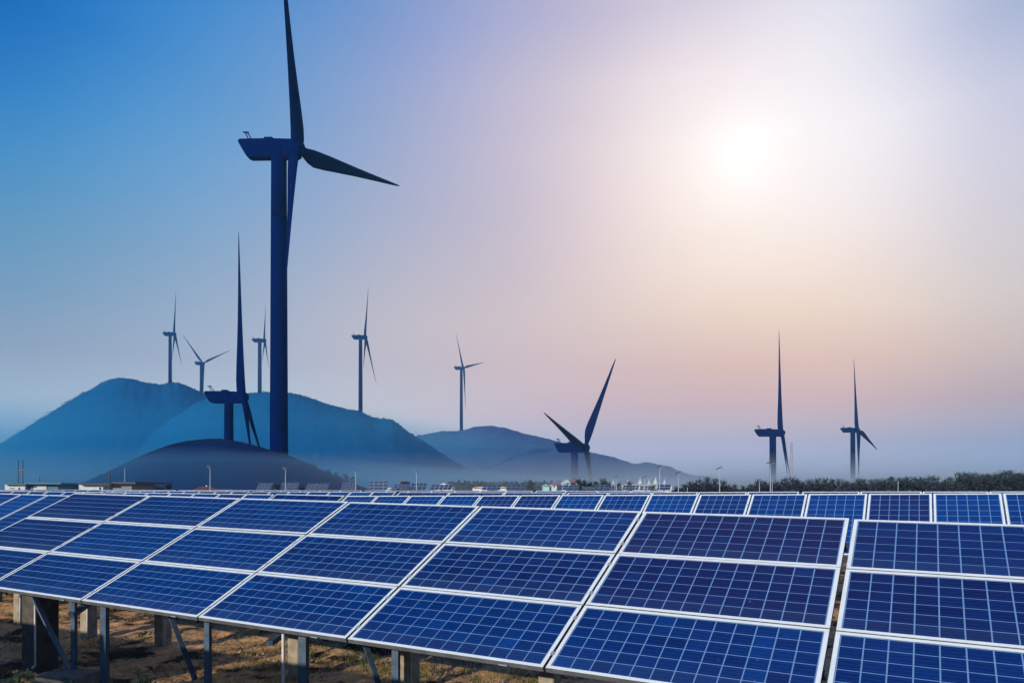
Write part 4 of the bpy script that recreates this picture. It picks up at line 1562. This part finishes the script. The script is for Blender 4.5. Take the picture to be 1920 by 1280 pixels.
def hill_scrub(name, prof, D_, n, col, seed, lo, hi):
    """low bushes along a far crest: nobody could count them"""
    rnd = random.Random(seed)
    mb = MB()
    xs_, ys_ = [p[0] for p in prof], [p[1] for p in prof]
    for k_ in range(n):
        px_ = rnd.uniform(lo, hi)
        cl = noise.noise((px_ * .05, seed, 0)) + .5 * noise.noise((px_ * .31, seed, 4))
        if cl < rnd.uniform(-.3, .5):
            continue
        b = P(px_, np.interp(px_, xs_, ys_), D_)
        c = Vector((b.x, b.y + rnd.uniform(-6, 3), b.z + rnd.uniform(-2.6, .1) * (1 + max(0, cl))))
        s_ = rnd.uniform(.9, 2.4)
        d = Vector((rnd.gauss(0, 1), rnd.gauss(0, 1), rnd.gauss(.3, .7))).normalized()
        e = d.orthogonal().normalized()
        mb.add([c, c + d * s_ * .6 + e * s_ * .4, c + d * s_, c + d * s_ * .5 - e * s_ * .4], [(0, 1, 2, 3)])
    o = link(name, mb.mesh(name, [mat(name, col, .95, 0, .0)]))  # same blue as the hills, with the haze put into the colour
    o['kind'] = 'stuff'


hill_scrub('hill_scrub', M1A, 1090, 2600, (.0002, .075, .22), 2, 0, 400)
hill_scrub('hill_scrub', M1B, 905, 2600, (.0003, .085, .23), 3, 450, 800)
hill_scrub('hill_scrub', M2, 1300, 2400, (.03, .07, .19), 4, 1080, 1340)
bush_me = [pine_meshes(80 + i, G_bush, 2.2, 500, .5, .5, .22) for i in range(3)]
for i, (px, yt, lab) in enumerate([(648, 888, 'small dark shrub sticking up low on the right slope of the mound'), (616, 878, 'dark shrub on the mound slope right of the big tower'),
                                   (630, 884, 'low dark shrub on the mound between two others'), (590, 868, 'dark shrub on the mound crest just right of the big tower'),
                                   (661, 893, 'lowest dark shrub at the right foot of the mound')]):
    b = P(px, np.interp(px, [p[0] for p in MOUND], [p[1] for p in MOUND]), 236)
    s = ((np.interp(px, [p[0] for p in MOUND], [p[1] for p in MOUND]) - yt) / F * 236) / 2.0
    root = thing('shrub', lab, 'shrub', T3(b.x, b.y, b.z - .3) @ Matrix.Scale(max(.6, s), 4), 'shrubs on the mound')
    link('stems', bush_me[i % 3][1], root)
    link('foliage', bush_me[i % 3][0], root)

# dark shrubs in the shade beyond the front table
rs = random.Random(31)
sp = [(-40, 'at the left edge'), (12, 'beyond the leftmost concrete post'), (70, 'behind the thick dark pillar'), (140, 'left of the second concrete post'), (215, 'behind the bright steel post'), (275, 'left of the third concrete post'),
      (362, 'beside the third concrete post on its right'), (430, 'right of the dark steel post'), (500, 'behind the pale conduit'), (600, 'right of the double steel post'),
      (668, 'below the seam of the fourth panel'), (730, 'left of the fifth concrete post'), (830, 'under the fifth panel, left part'), (900, 'with white blossoms under the fifth panel'), (985, 'under the fifth panel, right part')]
for i, (px, where) in enumerate(sp):
    u = (px - 960) / F
    Y = (10.7 + rs.uniform(-.2, .5)) / (.4776 * u + .8786)
    s = rs.uniform(.30, .46)
    root = thing('shade_shrub', 'dark shade shrub under the nearest table, ' + where, 'shrub', T3(u * Y, Y, -2.8) @ Matrix.Rotation(i, 4, 'Z') @ Matrix.Diagonal((s * 1.5, s * 1.5, s, 1)), 'shrubs under the nearest table')
    link('stems', bush_me[i % 3][1], root)
    link('foliage', bush_me[i % 3][0], root)


def ground_pt(px, py):
    Y = F * 2.75 / (py - HOR)
    return Vector(((px - 960) / F * Y, Y, -2.75))


def in_trap(rnd, xa, xb, ya, yb):
    px_ = rnd.uniform(xa, xb)
    py_ = rnd.uniform(ya, yb)
    return ground_pt(px_, py_)


def blades_stuff(name, n, spec, h0, h1, w, material, seed, clump=7):
    rnd = random.Random(seed)
    mb = MB()
    for k_ in range(n):
        xa, xb, ya, yb = rnd.choice(spec)
        c = in_trap(rnd, xa, xb, ya, yb)
        if noise.noise((c.x * .8, c.y * .8, 5)) < rnd.uniform(-.35, .25):
            continue
        for q in range(clump):
            a = c + Vector((rnd.gauss(0, .06), rnd.gauss(0, .06), -.05))
            h = rnd.uniform(h0, h1)
            lean = Vector((rnd.gauss(0, .5), rnd.gauss(0, .5), 1)) * h
            wv = Vector((rnd.uniform(-w, w), rnd.uniform(-w, w), 0))
            mb.add([a - wv, a + wv, a + lean * .6 + wv * .5, a + lean + Vector((0, 0, -.1 * h))], [(0, 1, 2, 3)])
    o = link(name, mb.mesh(name, [material]))
    o['kind'] = 'stuff'


M_dry = mat('dry_grass', (.34, .27, .12), .9, 0, .1, .5, 3, col2=(.14, .13, .05))
M_grn = mat('green_grass', (.10, .14, .04), .9, 0, .1, .5, 3, col2=(.03, .05, .02))
blades_stuff('dry_grass', 5200, [(-40, 500, 1125, 1225), (380, 900, 1190, 1280), (700, 1060, 1230, 1300), (-40, 600, 1200, 1300)], .03, .13, .005, M_dry, 1)
blades_stuff('green_grass', 1500, [(-40, 300, 1100, 1160), (300, 760, 1150, 1225), (560, 1060, 1200, 1300)], .04, .16, .006, M_grn, 2)


def pebbles():
    rnd = random.Random(4)
    mb = MB()
    for k_ in range(2600):
        c = in_trap(rnd, -40, 1050, 1120, 1300)
        r = rnd.uniform(.008, .03) * (2.2 if rnd.random() < .03 else 1)
        base_ = []
        for q in range(5):
            t = q / 5 * 6.283
            base_.append(c + Vector((math.cos(t) * r * rnd.uniform(.7, 1.2), math.sin(t) * r * rnd.uniform(.7, 1.2), 0)))
        topp = c + Vector((rnd.uniform(-.3, .3) * r, rnd.uniform(-.3, .3) * r, r * .9))
        mb.add(base_ + [topp], [(q, (q + 1) % 5, 5) for q in range(5)])
    o = link('pebbles', mb.mesh('pebbles', [mat('pebble', (.33, .27, .20), .9, noise_amt=.5, noise_scale=9)]))
    o['kind'] = 'stuff'


pebbles()


def blossoms():
    rnd = random.Random(12)
    mb = MB()
    for k_ in range(170):
        xa, xb, ya, yb, hh = rnd.choice([(640, 760, 1232, 1262, .55), (760, 960, 1245, 1285, .5), (860, 1040, 1262, 1300, .5), (640, 700, 1228, 1250, .5)])
        c = in_trap(rnd, xa, xb, ya, yb) + Vector((0, 0, rnd.uniform(.08, hh)))
        r = rnd.uniform(.006, .013)
        vs = [c + Vector(v) * r for v in ((1, 0, 0), (-1, 0, 0), (0, 1, 0), (0, -1, 0), (0, 0, 1), (0, 0, -1))]
        mb.add(vs, [(0, 2, 4), (2, 1, 4), (1, 3, 4), (3, 0, 4), (2, 0, 5), (1, 2, 5), (3, 1, 5), (0, 3, 5)])
        foot = Vector((c.x + rnd.gauss(0, .05), c.y + rnd.gauss(0, .05), -2.8))
        mb.add([foot, foot + Vector((.004, 0, 0)), c + Vector((.003, 0, 0)), c], [(0, 1, 2, 3)], 1)
    o = link('white_blossoms', mb.mesh('white_blossoms', [M_white, M_grn]))
    o['kind'] = 'stuff'


blossoms()


# foreground weeds
def weed(label, px, py_top, Y, mats_, H, n, wd, leaf, seed, name='weed'):
    rnd = random.Random(seed)
    b = Vector(((px - 960) / F * Y, Y, -2.78))
    root = thing(name, label, 'plant', T3(*b))
    mb = MB()
    stems = []
    for k_ in range(9):
        a = rnd.uniform(0, 6.28)
        tip = Vector((math.cos(a) * wd * rnd.uniform(.2, 1), math.sin(a) * wd * rnd.uniform(.2, 1), H * rnd.uniform(.55, 1)))
        stems.append(tip)
        mb.tube((0, 0, 0), tip * .5 + Vector((0, 0, H * .08)), .006, .005, 5)
        mb.tube(tip * .5 + Vector((0, 0, H * .08)), tip, .005, .002, 5)
    link('stems', mb.mesh('stems', [M_trunk]), root)
    for mi, mm in enumerate(mats_):
        mb = MB()
        for k_ in range(n):
            tip = rnd.choice(stems)
            t = rnd.uniform(.25, 1.0)
            p = tip * t + Vector((rnd.gauss(0, .02), rnd.gauss(0, .02), rnd.gauss(0, .02)))
            s = leaf * rnd.uniform(.5, 1.2)
            d = Vector((rnd.gauss(0, 1), rnd.gauss(0, 1), rnd.gauss(.4, .6))).normalized()
            e = d.orthogonal().normalized()
            mb.add([p, p + d * s * .5 + e * s * .3, p + d * s, p + d * s * .5 - e * s * .3], [(0, 1, 2, 3)])
        o = link('leaves', mb.mesh('leaves', [mm]), root)
        o['kind'] = 'stuff'


M_leafy = mat('yellow_green_leaf', (.26, .28, .09), .7)
M_leafr = mat('reddish_leaf', (.28, .09, .08), .7)
M_leafo = mat('orange_leaf', (.42, .26, .07), .7)
M_leafg = mat('grey_green_leaf', (.20, .28, .20), .7)
weed('tall yellowish weed at the bottom edge left of the dark steel post', 270, 1250, 9.9, [M_leafy], .42, 260, .14, .05, 1)
weed('grey-green weed at the bottom edge below the diagonal brace', 365, 1262, 9.6, [M_leafg], .34, 130, .12, .05, 2)
weed('mixed red, orange and green leafy plant in the bottom left corner', 12, 1258, 9.2, [M_leafg, M_leafr, M_leafy], .36, 150, .30, .07, 3)
weed('orange-leaved plant beside the bottom left corner plant', 38, 1250, 9.6, [M_leafo, M_leafy], .42, 110, .16, .10, 4)
weed('small grey weed in front of the footing block', 160, 1268, 9.7, [M_leafg], .26, 90, .08, .04, 5)
weed('pale weed at the bottom edge right of the footing block', 60, 1266, 9.0, [M_leafg], .28, 120, .16, .05, 6)
